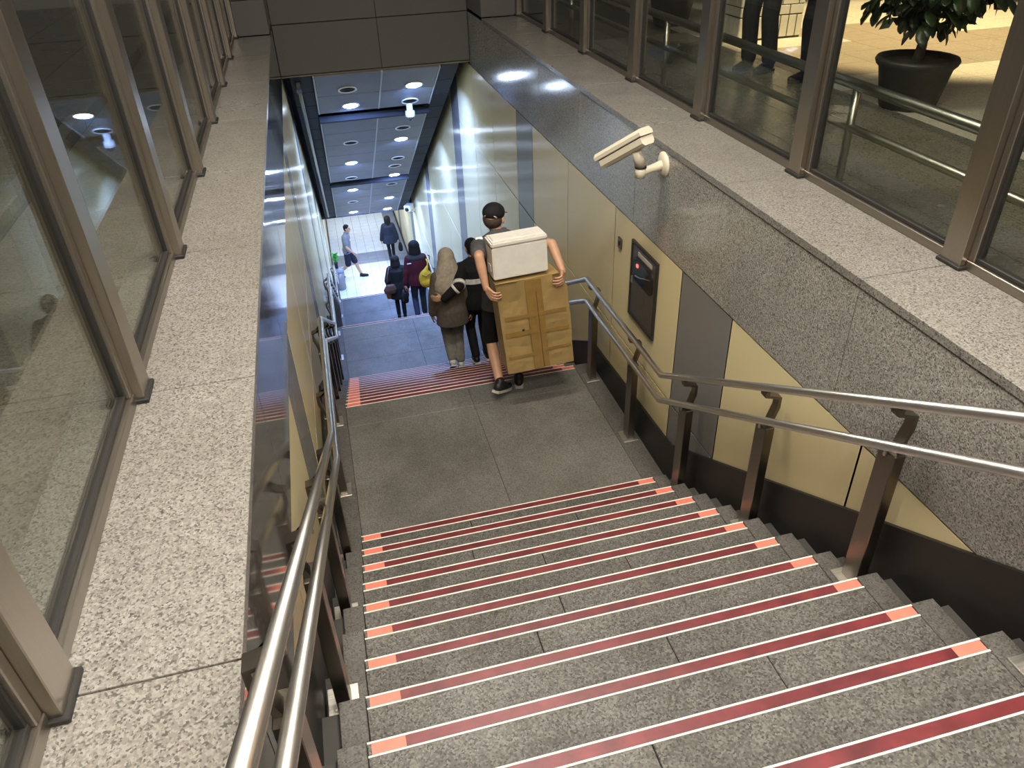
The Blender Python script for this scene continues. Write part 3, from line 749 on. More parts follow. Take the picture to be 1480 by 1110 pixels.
def shrub(loc, label, nleaf, seed, R=0.50):
    rn = random.Random(seed)
    t = empty('potted_shrub', loc); tag(t, label, 'plant', 'potted shrubs on the plaza')
    MB().lathe([(q * 0.86, h_ * 0.88) for q, h_ in ((0.22, 0.0), (0.245, 0.012), (0.315, 0.34), (0.345, 0.37), (0.358, 0.40), (0.345, 0.425), (0.315, 0.425), (0.31, 0.38), (0.001, 0.375))], 36, close=False).build('pot', M['pot'], t)
    MB().lathe([(0.266, 0.330), (0.2, 0.345), (0.001, 0.352)], 28, close=False).build('soil', M['soil'], t)
    tr = MB().tube([(0, 0, 0.32), (0.01, 0, 0.46), (-0.005, 0.01, 0.62), (0.0, 0.0, 0.80)], 0.03, 10, radii=[0.042, 0.036, 0.04, 0.03]); tr.build('trunk', M['bark'], t)
    for k in range(7):
        a = 2 * PI * k / 7 + rn.uniform(-.3, .3); l = rn.uniform(0.25, 0.4)
        MB().tube([(0, 0, 0.56 + 0.03 * k), (math.cos(a) * l * 0.5, math.sin(a) * l * 0.5, 0.70 + 0.04 * k), (math.cos(a) * l, math.sin(a) * l, 0.85 + 0.05 * k)], 0.01, 7, radii=[0.015, 0.011, 0.006]).build('branch', M['bark'], t)
    cz = 0.98
    for k in range(nleaf):
        u = rn.uniform(-1, 1); a = rn.uniform(0, 2 * PI); rr = R * (0.35 + 0.65 * rn.random() ** 0.5)
        d = Vector((math.cos(a) * math.sqrt(1 - u * u), math.sin(a) * math.sqrt(1 - u * u), u))
        p = Vector((d.x * rr, d.y * rr, cz + d.z * rr * 0.82))
        dirv = (d + Vector((rn.uniform(-.7, .7), rn.uniform(-.7, .7), rn.uniform(-.6, .5)))).normalized()
        o = link('leaf', leaf_me, t, p); o.rotation_euler = dirv.to_track_quat('X', 'Z').to_euler()
        sc_ = rn.uniform(0.95, 1.5); o.scale = (sc_, sc_, sc_)
    # dense inner foliage nobody could count
    b = MB()
    bm2 = b.bm
    for k in range(1300):
        u = rn.uniform(-1, 1); a = rn.uniform(0, 2 * PI); rr = R * rn.random() ** 0.45
        d = Vector((math.cos(a) * math.sqrt(1 - u * u), math.sin(a) * math.sqrt(1 - u * u), u)); p = Vector((d.x * rr, d.y * rr, cz + d.z * rr * 0.80))
        x_ = Vector((rn.uniform(-1, 1), rn.uniform(-1, 1), rn.uniform(-1, 1))).normalized(); y_ = x_.orthogonal().normalized(); z_ = x_.cross(y_)
        vs = [bm2.verts.new(p + x_ * q[0] + y_ * q[1] + z_ * q[2]) for q in ((0, 0, 0), (0.07, 0.036, 0.006), (0.13, 0, 0), (0.07, -0.036, 0.006), (0.06, 0, 0.012), (0.06, 0, -0.004))]
        for f in ((0, 1, 4), (1, 2, 4), (2, 3, 4), (3, 0, 4), (1, 0, 5), (2, 1, 5), (3, 2, 5), (0, 3, 5)): bm2.faces.new([vs[q] for q in f])
    tag(b.build('foliage', M['leaf'], t), kind='stuff')
    return t
shrub((4.60, 5.36, G), 'leafy shrub in a charcoal pot outside, seen whole through the nearest right panes', 260, 11)
shrub((4.50, 9.7, G), 'second potted shrub outside, farther off and cut by the top of the picture', 120, 12)

# white tiled pillar outside
col_o = (5.06, 8.68)
t = MB().box(-0.38, 0.38, -0.39, 0.39, 0, 3.4).build('tiled_pillar', M['dark_grout'], None, (col_o[0], col_o[1], G)); tag(t, 'square pillar of small white tiles on the plaza outside', 'pillar')
for f in (0, 1):
    wid = 0.78 if f == 0 else 0.8
    for r in range(0, 14):
        z = 0.02 + (0.0 if r == 0 else 0.23 + (r - 1) * 0.10); hh = 0.22 if r == 0 else 0.094
        wt = 0.094 if r == 0 else 0.195
        off = 0 if r % 2 else 0.1
        x = -wid / 2
        first = True
        while x < wid / 2 - 0.01:
            x2 = min(wid / 2, x + (wt + 0.006 if not (first and off and r) else 0.1)); first = False
            if f == 0: piece('wall_tile', M['wall_tile'], x2 - x - 0.012, 0.014, hh - 0.004, t, ((x + x2) / 2, -0.393, z + hh / 2), 0.002)
            else: piece('wall_tile', M['wall_tile'], 0.014, x2 - x - 0.012, hh - 0.004, t, (-0.383, (x + x2) / 2, z + hh / 2), 0.002)
            x = x2

# green sprig in a pot on a round bin at the foot of the stair
t = empty('litter_bin', (-0.20, 22.4, ZF)); tag(t, 'small round grey bin against the left wall at the foot of the stairs', 'bin')
MB().lathe([(0.13, 0), (0.15, 0.02), (0.16, 0.62)], 24).build('body', M['grey_panel'], t)
MB().lathe([(0.17, 0.60), (0.175, 0.66), (0.12, 0.70), (0.001, 0.71)], 24).build('lid', M['blue_tile'], t)
t = empty('potted_sprig', (-0.24, 22.42, ZF + 0.71)); tag(t, 'small bright green sprig in a dark pot on the round bin', 'plant')
MB().lathe([(0.045, 0), (0.06, 0.20), (0.05, 0.21)], 16).build('pot', M['black'], t)
M['bright_leaf'] = plain('bright green leaf', (0.06, 0.36, 0.05), 0.5)
lm = leaf_me.copy(); lm.materials.clear(); lm.materials.append(M['bright_leaf'])
for k in range(11):
    d = Vector((math.cos(k * 2.4), math.sin(k * 2.4), 1.0 + 0.12 * k)).normalized()
    o = link('leaf', lm, t, (0, 0, 0.19 + 0.02 * k)); o.rotation_euler = d.to_track_quat('X', 'Z').to_euler(); o.scale = (1.5, 1.5, 1.5)
#PEOPLE
# ================================================================== PEOPLE
def blob(mb, name, mat, parent, voxel=0.009, smooth=3):
    me = mb.mesh('tmp', None); ob = bpy.data.objects.new('tmp', me); COL.objects.link(ob)
    md = ob.modifiers.new('r', 'REMESH'); md.mode = 'VOXEL'; md.voxel_size = voxel
    dg = bpy.context.evaluated_depsgraph_get()
    m2 = bpy.data.meshes.new_from_object(ob.evaluated_get(dg))
    bpy.data.objects.remove(ob); bpy.data.meshes.remove(me)
    b = bmesh.new(); b.from_mesh(m2)
    for _ in range(smooth): bmesh.ops.smooth_vert(b, verts=b.verts, factor=0.5, use_axis_x=True, use_axis_y=True, use_axis_z=True)
    for f in b.faces: f.smooth = True
    b.to_mesh(m2); b.free(); m2.name = name; m2.materials.clear(); m2.materials.append(mat)
    return link(name, m2, parent)
def ik(a, b, l1, l2, pole):
    a = Vector(a); b = Vector(b); d = b - a; L = min(d.length, (l1 + l2) * 0.999); t = d.normalized()
    x = (l1 * l1 - l2 * l2 + L * L) / (2 * L); h = math.sqrt(max(0, l1 * l1 - x * x))
    p = Vector(pole); p = (p - t * p.dot(t)).normalized()
    return a + t * x + p * h, a + t * L
def hand(mb, wrist, d, pn, s, curl=(0.35, 0.75, 1.0), ts=1, spread=0.0):
    d = Vector(d).normalized(); pn = Vector(pn); pn = (pn - d * pn.dot(d)).normalized(); a = d.cross(pn) * ts
    wrist = Vector(wrist)
    lens = [0.070, 0.080, 0.074, 0.058]
    for k, off in enumerate((0.034, 0.0115, -0.0115, -0.034)):
        kn = wrist + d * (0.088 - 0.004 * abs(k - 1)) * s + a * off * s
        mb.cap(wrist + a * off * 0.6 * s + d * 0.01 * s, kn, 0.0135 * s, 0.0115 * s, 8)
        p = kn; L = lens[k] * s
        for j, (c, fr) in enumerate(zip(curl, (0.45, 0.30, 0.25))):
            dd = d * math.cos(c) + pn * math.sin(c) + a * spread * (1.5 - k) * 0.3
            q = p + dd.normalized() * L * fr
            mb.cap(p, q, (0.0090 - 0.0006 * j) * s, (0.0085 - 0.0007 * j) * s, 8); p = q
    b0 = wrist + d * 0.02 * s + a * 0.022 * s
    b1 = b0 + (d * 0.55 + a * 0.7 + pn * 0.35).normalized() * 0.045 * s
    b2 = b1 + (d * 0.85 + a * 0.15 + pn * 0.5).normalized() * 0.033 * s
    b3 = b2 + (d * 0.8 - a * 0.1 + pn * 0.6).normalized() * 0.026 * s
    mb.cap(b0, b1, 0.016 * s, 0.0125 * s, 8); mb.cap(b1, b2, 0.0115 * s, 0.0105 * s, 8); mb.cap(b2, b3, 0.010 * s, 0.0085 * s, 8)

def person(label, base, yaw, H, lf, rf, lh, rh, wear, py=0.0, pz=0.0, lean=0.05, head=(0, 0), group=None,
           lpole=(-0.5, -1, -0.2), rpole=(0.5, -1, -0.2), voxel=0.009, lhand=None, rhand=None, px=0.0, twist=0.0):
    """stands at base facing local +y. lf, rf: (x, y, z, heel pitch) of each sole; lh, rh: wrists"""
    s = H / 1.74
    root = empty('person', base, yaw); tag(root, label, 'person', group)
    V = Vector
    P = V((px, py, 0.92 * s + pz))
    C = P + V((0, lean * 0.5, 0.36)) * s
    N = P + V((0, lean, 0.535)) * s
    Rh = Matrix.Rotation(head[0], 3, 'Z') @ Matrix.Rotation(head[1], 3, 'X')
    HC = N + V((wear.get('hx', 0.0), 0.05, 0.070 + wear.get('hz', 0.0))) * s + Rh @ V((0, 0.012, 0.075)) * s
    def hp(x, y, z): return HC + Rh @ V((x, y, z)) * s
    tw = Matrix.Rotation(twist, 3, 'Z')
    sw = wear.get('sw', 0.170)
    SL = N + tw @ V((-sw, -0.005, -0.075)) * s; SR = N + tw @ V((sw, -0.005, -0.075)) * s
    HL = P + V((-0.088, 0, -0.03)) * s; HR = P + V((0.088, 0, -0.03)) * s
    def foot(f):
        R = Matrix.Rotation(f[4] if len(f) > 4 else 0.0, 3, 'Z') @ Matrix.Rotation(-f[3], 3, 'X'); toe = R @ V((0, 0.10, 0)) * s if False else V((0, 0.10, 0)) * s
        o = V((f[0], f[1], f[2]))
        tr = lambda q: o + toe + R @ (V(q) * s - toe)
        return tr
    FLt, FRt = foot(lf), foot(rf)
    AL, AR = FLt((0, -0.035, 0.085)), FRt((0, -0.035, 0.085))
    KL, AL = ik(HL, AL, 0.435 * s, 0.415 * s, (0, 1, 0.05)); KR, AR = ik(HR, AR, 0.435 * s, 0.415 * s, (0, 1, 0.05))
    EL, WL = ik(SL, V(lh) * s if not wear.get('abs') else V(lh), 0.29 * s, 0.255 * s, lpole)
    ER, WR = ik(SR, V(rh) * s if not wear.get('abs') else V(rh), 0.29 * s, 0.255 * s, rpole)
    # ---- body
    b = MB()
    b.loft([(P + V((0, 0, -0.09)) * s, 0.11 * s, 0.08 * s), (P + V((0, -0.01, 0.0)) * s, 0.155 * s, 0.105 * s), (P + V((0, 0, 0.14)) * s, 0.13 * s, 0.09 * s),
            (C + V((0, 0, -0.02)) * s, 0.155 * s, 0.105 * s), (C + V((0, 0, 0.10)) * s, 0.16 * s, 0.10 * s), (N + V((0, 0, -0.03)) * s, 0.11 * s, 0.07 * s), (N, 0.06 * s, 0.055 * s)])
    b.cap(SL + V((0.03, 0, 0)), SR - V((0.03, 0, 0)), 0.058 * s, 0.058 * s)
    b.cap(N - V((0, 0, 0.02)), HC - V((0, 0.02, 0.05)) * s, 0.054 * s, 0.050 * s)
    b.ell(hp(0, -0.008, 0.025), (0.080 * s, 0.098 * s, 0.098 * s), Rh); b.ell(hp(0, 0.022, -0.045), (0.056 * s, 0.066 * s, 0.070 * s), Rh)
    b.cap(hp(0, 0.088, 0.02), hp(0, 0.103, -0.015), 0.009 * s, 0.014 * s, 8)
    for e in (-1, 1): b.ell(hp(e * 0.083, -0.008, 0.0), (0.011 * s, 0.02 * s, 0.031 * s), Rh, 10, 8)
    for S, E_, W in ((SL, EL, WL), (SR, ER, WR)):
        b.cap(S, E_, 0.050 * s, 0.039 * s); b.cap(E_, E_.lerp(W, 0.35), 0.039 * s, 0.040 * s); b.cap(E_.lerp(W, 0.35), W, 0.040 * s, 0.026 * s)
    for Hh, K, A in ((HL, KL, AL), (HR, KR, AR)):
        b.cap(Hh, K, 0.080 * s, 0.052 * s); b.cap(K, K.lerp(A, 0.35), 0.050 * s, 0.054 * s); b.cap(K.lerp(A, 0.35), A, 0.054 * s, 0.036 * s)
    for (E_, W, cfg, sd) in ((EL, WL, lhand, -1), (ER, WR, rhand, 1)):
        d = (W - E_).normalized()
        if cfg: hand(b, W + V(cfg['d']).normalized() * 0.01, cfg['d'], cfg['pn'], s, cfg.get('curl', (0.35, 0.75, 1.0)), cfg.get('ts', 1))
        else: hand(b, W + d * 0.012, d + V((0, 0.08, 0)), V((-sd, 0.15, 0)), s, ts=-sd)
    for tr in (FLt, FRt):
        b.cap(tr((0, -0.03, 0.06)), tr((0, 0.12, 0.035)), 0.036 * s, 0.028 * s)
    blob(b, 'body', wear.get('skin', M['skin']), root, voxel, 2)
    # ---- face
    f = MB()
    for e in (-1, 1): f.ell(hp(e * 0.032, 0.082, 0.012), (0.012 * s, 0.008 * s, 0.007 * s), Rh, 8, 6)
    f.build('eyes', M['black'], root)
    f = MB().ell(hp(0, 0.083, -0.055), (0.024 * s, 0.009 * s, 0.007 * s), Rh, 10, 6); f.build('mouth', plain('lips', (0.30, 0.11, 0.09), 0.5) if 'lips' not in M else M['lips'], root)
    # ---- shoes
    for tr in (FLt, FRt):
        c = MB()
        c.cap(tr((0, -0.055, 0.05)), tr((0, 0.06, 0.045)), 0.043 * s, 0.045 * s); c.cap(tr((0, 0.05, 0.042)), tr((0, 0.155, 0.034)), 0.045 * s, 0.033 * s)
        c.cap(tr((0, -0.04, 0.06)), tr((0, -0.036, 0.10)), 0.046 * s, 0.043 * s)
        sh = blob(c, 'shoe', wear['shoe'], root, 0.008)
        so = MB(); pts = [tr((x, y, z)) for z in (0.0, 0.022) for x, y in ((-0.034, -0.095), (0.034, -0.095), (0.047, 0.05), (0.040, 0.15), (0.0, 0.19), (-0.040, 0.15), (-0.047, 0.05))]
        vs = [so.bm.verts.new(q) for q in pts]; m_ = 7
        fs = [so.bm.faces.new(vs[:m_][::-1]), so.bm.faces.new(vs[m_:])] + [so.bm.faces.new((vs[k], vs[(k + 1) % m_], vs[m_ + (k + 1) % m_], vs[m_ + k])) for k in range(m_)]
        bmesh.ops.recalc_face_normals(so.bm, faces=fs); so.build('sole', wear['sole'], sh)
    # ---- trousers
    g = wear['bottom']; c = MB(); r1, r2, r3 = g.get('r', (0.092, 0.070, 0.058))
    c.loft([(P + V((0, 0, -0.10)) * s, 0.13 * s, 0.10 * s), (P + V((0, -0.012, 0.0)) * s, 0.170 * s, 0.122 * s), (P + V((0, 0, 0.12)) * s, 0.145 * s, 0.105 * s)])
    for Hh, K, A in ((HL, KL, AL), (HR, KR, AR)):
        if g['len'] == 'short':
            c.cap(Hh, Hh.lerp(K, 0.93), r1 * s, (r2 + 0.014) * s)
        else:
            c.cap(Hh, K, r1 * s, r2 * s); c.cap(K, K.lerp(A, 0.93), r2 * s, r3 * s)
    blob(c, 'trousers' if g['len'] != 'short' else 'shorts', g['mat'], root, voxel * 1.2)
    # ---- top garment
    g = wear['top']; c = MB(); i = g.get('infl', 0.018); hem = g.get('hem', -0.06); fl = g.get('flare', 0.0)
    secs = [(P + V((0, 0, hem)) * s, (0.168 + i + fl) * s, (0.112 + i + fl) * s)]
    if hem < -0.2: secs.append((P + V((0, 0, hem * 0.5)) * s, (0.168 + i + fl * 0.6) * s, (0.115 + i + fl * 0.6) * s))
    secs += [(P + V((0, -0.008, 0.02)) * s, (0.160 + i + fl * 0.3) * s, (0.108 + i + fl * 0.3) * s), (P.lerp(C, 0.45), (0.142 + i) * s, (0.098 + i) * s), (C + V((0, 0, 0.0)), (0.160 + i) * s, (0.108 + i) * s),
             (C + V((0, 0, 0.09)) * s, (0.158 + i) * s, (0.098 + i) * s), (N + V((0, 0, -0.035)) * s, (0.10 + i) * s, (0.065 + i) * s), (N + V((0, 0, 0.018)) * s, (0.055 + i) * s, (0.05 + i) * s)]
    c.loft(secs)
    c.cap(SL + V((0.02, 0, 0.0)), SR - V((0.02, 0, 0.0)), (0.052 + i * 0.7) * s, (0.052 + i * 0.7) * s)
    c.cap(SL + V((0.03, 0, 0.012)), N + V((-0.03, -0.01, 0.0)) * s, (0.048 + i * 0.6) * s, (0.05 + i * 0.5) * s); c.cap(SR + V((-0.03, 0, 0.012)), N + V((0.03, -0.01, 0.0)) * s, (0.048 + i * 0.6) * s, (0.05 + i * 0.5) * s)
    for S, E_, W in ((SL, EL, WL), (SR, ER, WR)):
        if g['sleeve'] == 'long':
            c.cap(S, E_, (0.055 + i) * s, (0.042 + i) * s); c.cap(E_, E_.lerp(W, 0.96), (0.042 + i) * s, (0.028 + i * 0.8) * s)
        else: c.cap(S, S.lerp(E_, 0.66), (0.056 + i) * s, (0.050 + i) * s)
    blob(c, g.get('name', 'jacket'), g['mat'], root, voxel * 1.2)
    # ---- hair or head cover
    h = wear.get('hair', 'short'); c = MB()
    if h in ('short', 'bob', 'long'):
        c.ell(hp(0, -0.020, 0.040), (0.086 * s, 0.100 * s, 0.096 * s), Rh); c.ell(hp(0, -0.045, 0.0), (0.078 * s, 0.068 * s, 0.085 * s), Rh)
        if h == 'bob': c.ell(hp(0, -0.022, 0.035), (0.118 * s, 0.122 * s, 0.112 * s), Rh); c.cap(hp(0, -0.03, -0.01), hp(0, -0.05, -0.12), 0.120 * s, 0.132 * s)
        if h == 'long': c.ell(hp(0, -0.022, 0.035), (0.112 * s, 0.120 * s, 0.110 * s), Rh); c.cap(hp(0, -0.035, 0.0), hp(0, -0.075, -0.22), 0.118 * s, 0.110 * s)
        blob(c, 'hair', M['hair'], root, voxel)
    elif h == 'scarf':
        c.ell(hp(0, -0.012, 0.045), (0.112 * s, 0.128 * s, 0.125 * s), Rh)
        c.cap(hp(0, -0.03, 0.0), hp(0, -0.045, -0.10), 0.122 * s, 0.145 * s)
        c.loft([(N + V((0, -0.02, -0.27)) * s, 0.19 * s, 0.175 * s), (N + V((0, -0.02, -0.20)) * s, 0.225 * s, 0.18 * s), (N + V((0, -0.02, -0.10)) * s, 0.220 * s, 0.165 * s), (N + V((0, -0.01, 0.0)) * s, 0.175 * s, 0.145 * s), (N + V((0, 0, 0.10)) * s, 0.125 * s, 0.12 * s)])
        blob(c, 'head_scarf', wear['scarf'], root, voxel, 4)
    elif h == 'cap':
        c.ell(hp(0, -0.03, 0.0), (0.080 * s, 0.076 * s, 0.075 * s), Rh); blob(c, 'hair', M['hair_crop'], root, voxel)
        c = MB(); c.ell(hp(0, -0.010, 0.058), (0.092 * s, 0.110 * s, 0.080 * s), Rh); 
        k_ = blob(c, 'cap', M['black_cloth'], root, 0.006)
        bb = MB(); pts = []
        for z in (0.045, 0.051):
            for a in [PI * q / 10 for q in range(11)]:
                pts.append(hp(0.082 * math.cos(a), 0.085 + 0.085 * math.sin(a), z - 0.012 * math.sin(a)))
        vs = [bb.bm.verts.new(q) for q in pts]; m_ = 11
        fs = [bb.bm.faces.new(vs[:m_][::-1]), bb.bm.faces.new(vs[m_:])] + [bb.bm.faces.new((vs[q], vs[(q + 1) % m_], vs[m_ + (q + 1) % m_], vs[m_ + q])) for q in range(m_)]
        bmesh.ops.recalc_face_normals(bb.bm, faces=fs); bb.build('brim', M['black_cloth'], k_)
        arc = [hp(0.060 * math.sin(a), -0.108 * math.cos(a * 0.55), 0.020 + 0.030 * math.cos(a * 1.2)) for a in (-1.1, -0.7, -0.3, 0, 0.3, 0.7, 1.1)]
        MB().tube(arc, 0.006 * s, 8).build('strap_opening', M['label'], k_)
    J = dict(P=P, C=C, N=N, HC=HC, SL=SL, SR=SR, EL=EL, ER=ER, WL=WL, WR=WR, KL=KL, KR=KR, s=s, hp=hp)
    return root, J
M['lips'] = plain('lips', (0.30, 0.11, 0.09), 0.5)
M['hair_crop'] = plain('cropped hair', (0.055, 0.035, 0.026), 0.7, var=0.3, vscale=120)
M['black_cloth'] = plain('black cloth', (0.011, 0.011, 0.013), 0.8, var=0.2, vscale=25, spec=0.25)
K = M['black_cloth']
GREY = cloth('charcoal polo cloth', (0.075, 0.075, 0.080)); TAUPE = cloth('taupe hoodie cloth', (0.125, 0.105, 0.085)); SCARF = cloth('taupe scarf cloth', (0.42, 0.36, 0.29))
KHAKI = cloth('grey khaki trouser cloth', (0.23, 0.22, 0.19)); MAROON = cloth('maroon jacket cloth', (0.075, 0.013, 0.024)); NAVY = cloth('dark navy cloth', (0.018, 0.023, 0.036))
DENIM = cloth('dark blue denim', (0.03, 0.045, 0.085)); TEE = cloth('grey tee cloth', (0.20, 0.21, 0.22)); YEL = cloth('yellow backpack cloth', (0.62, 0.40, 0.035)); BROWN = cloth('brown leather', (0.10, 0.055, 0.045), 0.5)
TAN = cloth('tan leather', (0.28, 0.13, 0.04), 0.5); WHITE_C = cloth('white cloth', (0.78, 0.77, 0.74)); WSH = cloth('white shoe leather', (0.75, 0.74, 0.70), 0.5); BSH = cloth('black shoe leather', (0.015, 0.015, 0.016), 0.45)
SOLE = cloth('pale rubber sole', (0.45, 0.42, 0.36), 0.6); DGR = cloth('dark grey cloth', (0.035, 0.035, 0.038)); BSOLE = cloth('black rubber sole', (0.02, 0.02, 0.02), 0.6)

# --- man carrying the boxes on his back, walking away down the stairs
bx, by = 1.30, 5.66
def rel(x, y, z): return (x - bx, y - by, z - Z1)
root, J = person('man in black cap and grey polo carrying cardboard and foam boxes behind his back', (bx, by, Z1), 0.0, 1.80,
    lf=(-0.05, -0.10, 0.03, 0.40, -0.75), rf=(0.13, 0.12, 0.0, 0.0, -0.2), lh=rel(1.085, 5.455, -2.815), rh=rel(1.735, 5.455, -2.765),
    wear=dict(abs=True, skin=M['skin'], shoe=BSH, sole=SOLE, hair='cap', hx=-0.035, hz=-0.03, bottom=dict(len='short', mat=K), top=dict(name='polo_shirt', mat=GREY, sleeve='short', hem=-0.10, infl=0.02)),
    py=0.17, pz=-0.03, lean=0.02, head=(-0.55, -0.22), lpole=(-0.25, -0.35, 1.0), rpole=(1.0, -0.5, 0.5), voxel=0.0048,
    lhand=dict(d=(0.30, -0.78, -0.30), pn=(1, 0.25, -0.15), curl=(0.85, 1.45, 1.75), ts=-1), rhand=dict(d=(-0.30, -0.80, -0.25), pn=(-1, 0.25, -0.15), curl=(0.85, 1.45, 1.75), ts=1))
for S in (J['SL'], J['SR']):
    MB().obox(S + Vector((0, -0.03, 0.062)), (1, 0, 0), (0, 0.8, 0.6), (0, -0.6, 0.8), 0.03, 0.035, 0.012, 0.006).build('shoulder_patch', WHITE_C, root)
c = MB().tube([J['N'] + Vector((0, 0.005, 0.0)), J['N'] + Vector((0, 0.02, 0.05))], 0.07, 18, radii=[0.078, 0.070]); c.build('collar', GREY, root)
# --- his boxes
def boxframe(bl, br, tl, depth_y):
    bl, br, tl = Vector(bl), Vector(br), Vector(tl)
    ux = (br - bl); uz = tl - bl
    return bl, ux, uz, Vector((0, depth_y, -0.03))
bl, ux, uz, uy = boxframe((1.226, 5.395, -3.640), (1.822, 5.395, -3.615), (1.148, 5.395, -2.760), 0.26)
t = empty('cardboard_box', bl + ux * 0.5 + uy * 0.5); tag(t, 'big brown taped cardboard box carried behind the man in the black cap', 'box')
o0 = bl - (bl + ux * 0.5 + uy * 0.5)
def para(mb, o, a, b_, c_):
    vs = [mb.bm.verts.new(o + a * i + b_ * j + c_ * k) for k in (0, 1) for j in (0, 1) for i in (0, 1)]
    fs = [mb.bm.faces.new([vs[q] for q in f]) for f in ((0, 1, 3, 2), (4, 6, 7, 5), (0, 4, 5, 1), (2, 3, 7, 6), (0, 2, 6, 4), (1, 5, 7, 3))]
    bmesh.ops.recalc_face_normals(mb.bm, faces=fs); return mb
def sheet_box(mat, name, o, ux, uz, uy, par, n=14, bulge=0.012, seed=1, notch=True):
    """carton with dented faces"""
    rn = random.Random(seed); mb = MB(); g = {}
    for k in range(5):
        for j in range(n + 1):
            for i in range(n + 1):
                if k in (0, 4) or j in (0, n) or i in (0, n):
                    u, v, w_ = i / n, j / n, k / 4
                    p = o + ux * u + uz * v + uy * w_
                    d = bulge * (math.sin(v * 13 + seed) * 0.35 + math.sin(u * 7 + v * 5) * 0.4 + rn.uniform(-.25, .25)) * math.sin(PI * min(1, max(0, u))) ** 0.5
                    if k == 0: p = p - uy.normalized() * d
                    if notch and v > 0.86 and u > 0.80: p = p - ux * 0.10 * ((u - 0.80) / 0.2) * ((v - 0.86) / 0.14)
                    if notch and 0.25 < v < 0.7 and u == 1: p = p + ux * 0.012 * math.sin((v - 0.25) / 0.45 * PI)
                    g[i, j, k] = mb.bm.verts.new(p)
    q = lambda *a: mb.bm.faces.new([g[x] for x in a])
    for j in range(n):
        for i in range(n):
            q((i, j, 0), (i + 1, j, 0), (i + 1, j + 1, 0), (i, j + 1, 0)); q((i, j, 4), (i, j + 1, 4), (i + 1, j + 1, 4), (i + 1, j, 4))
    for k in range(4):
        for j in range(n):
            q((0, j, k), (0, j + 1, k), (0, j + 1, k + 1), (0, j, k + 1)); q((n, j, k), (n, j, k + 1), (n, j + 1, k + 1), (n, j + 1, k))
            q((j, 0, k), (j, 0, k + 1), (j + 1, 0, k + 1), (j + 1, 0, k)); q((j, n, k), (j + 1, n, k), (j + 1, n, k + 1), (j, n, k + 1))
    bmesh.ops.recalc_face_normals(mb.bm, faces=mb.bm.faces); return mb.build(name, mat, par)
sheet_box(M['card'], 'carton', o0, ux, uz, uy, t)
ny = -uy.normalized()
def tape_on(u0, u1, v0, v1, name='packing_tape', mat=None, lift=0.012, skew=0.0):
    m_ = MB(); oo = o0 + ux * u0 + uz * v0 + ny * lift
    para(m_, oo, ux * (u1 - u0), uz * (v1 - v0) + ux * skew, ny * 0.002); m_.build(name, mat or M['tape'], t)
tape_on(0.40, 0.53, 0.01, 0.99); tape_on(0.50, 0.63, 0.01, 0.985, lift=0.014); tape_on(0.06, 0.95, 0.60, 0.64, lift=0.0155); tape_on(0.60, 0.97, 0.40, 0.44, lift=0.0155); tape_on(0.04, 0.52, 0.42, 0.47, lift=0.0155); tape_on(0.58, 0.97, 0.20, 0.23, lift=0.0155); tape_on(0.04, 0.42, 0.17, 0.20, lift=0.0155)
tape_on(0.538, 0.547, 0.01, 0.86, 'flap_seam', plain('dark carton seam', (0.10, 0.055, 0.018), 0.8), 0.0165, 0.0)
MB().tube([o0 + ux * 0.30 + uz * 0.475 + ny * 0.0185, o0 + ux * 0.30 + uz * 0.475 + ny * 0.0165], 0.011, 14).build('hand_hole', M['black'], t)
for (u0, u1, tilt) in ((-0.01, 0.30, 0.45), (0.80, 0.90, 0.3)):
    m_ = MB(); para(m_, o0 + ux * u0 + uz * 0.985, ux * (u1 - u0), ny * 0.03 + uz * 0.022, uz * 0.004); m_.build('flap', M['card'], t)
# foam box on top
bl2, ux2, uz2, uy2 = boxframe((1.141, 5.40, -2.735), (1.600, 5.40, -2.713), (1.131, 5.40, -2.405), 0.25)
t2 = empty('foam_box', bl2 + ux2 * 0.5 + uy2 * 0.5); tag(t2, 'white foam box with lid riding on top of the brown cardboard box', 'box')
o2 = -(ux2 * 0.5 + uy2 * 0.5)
m_ = MB(); para(m_, o2 + uz2 * 0.01 + ux2 * 0.008 + uy2 * 0.02, ux2 * 0.984, uz2 * 0.83, uy2 * 0.96); bmesh.ops.bevel(m_.bm, geom=list(m_.bm.edges), offset=0.008, segments=2, affect='EDGES'); m_.build('tub', M['foam'], t2)
m_ = MB(); para(m_, o2 + uz2 * 0.85, ux2, uz2 * 0.14, uy2); bmesh.ops.bevel(m_.bm, geom=list(m_.bm.edges), offset=0.012, segments=2, affect='EDGES'); m_.build('lid', M['foam'], t2)
m_ = MB(); para(m_, o2 + uz2 * 0.985 + ux2 * 0.06 + uy2 * 0.2, ux2 * 0.88, uz2 * 0.03, uy2 * 0.6); m_.build('lid_ridge', M['foam'], t2)
m_ = MB(); para(m_, o2 + uz2 * 0.18 - ux2 * 0.004 + uy2 * 0.35, ux2 * 0.014, uz2 * 0.16, uy2 * 0.3); m_.build('label', M['white'], t2)

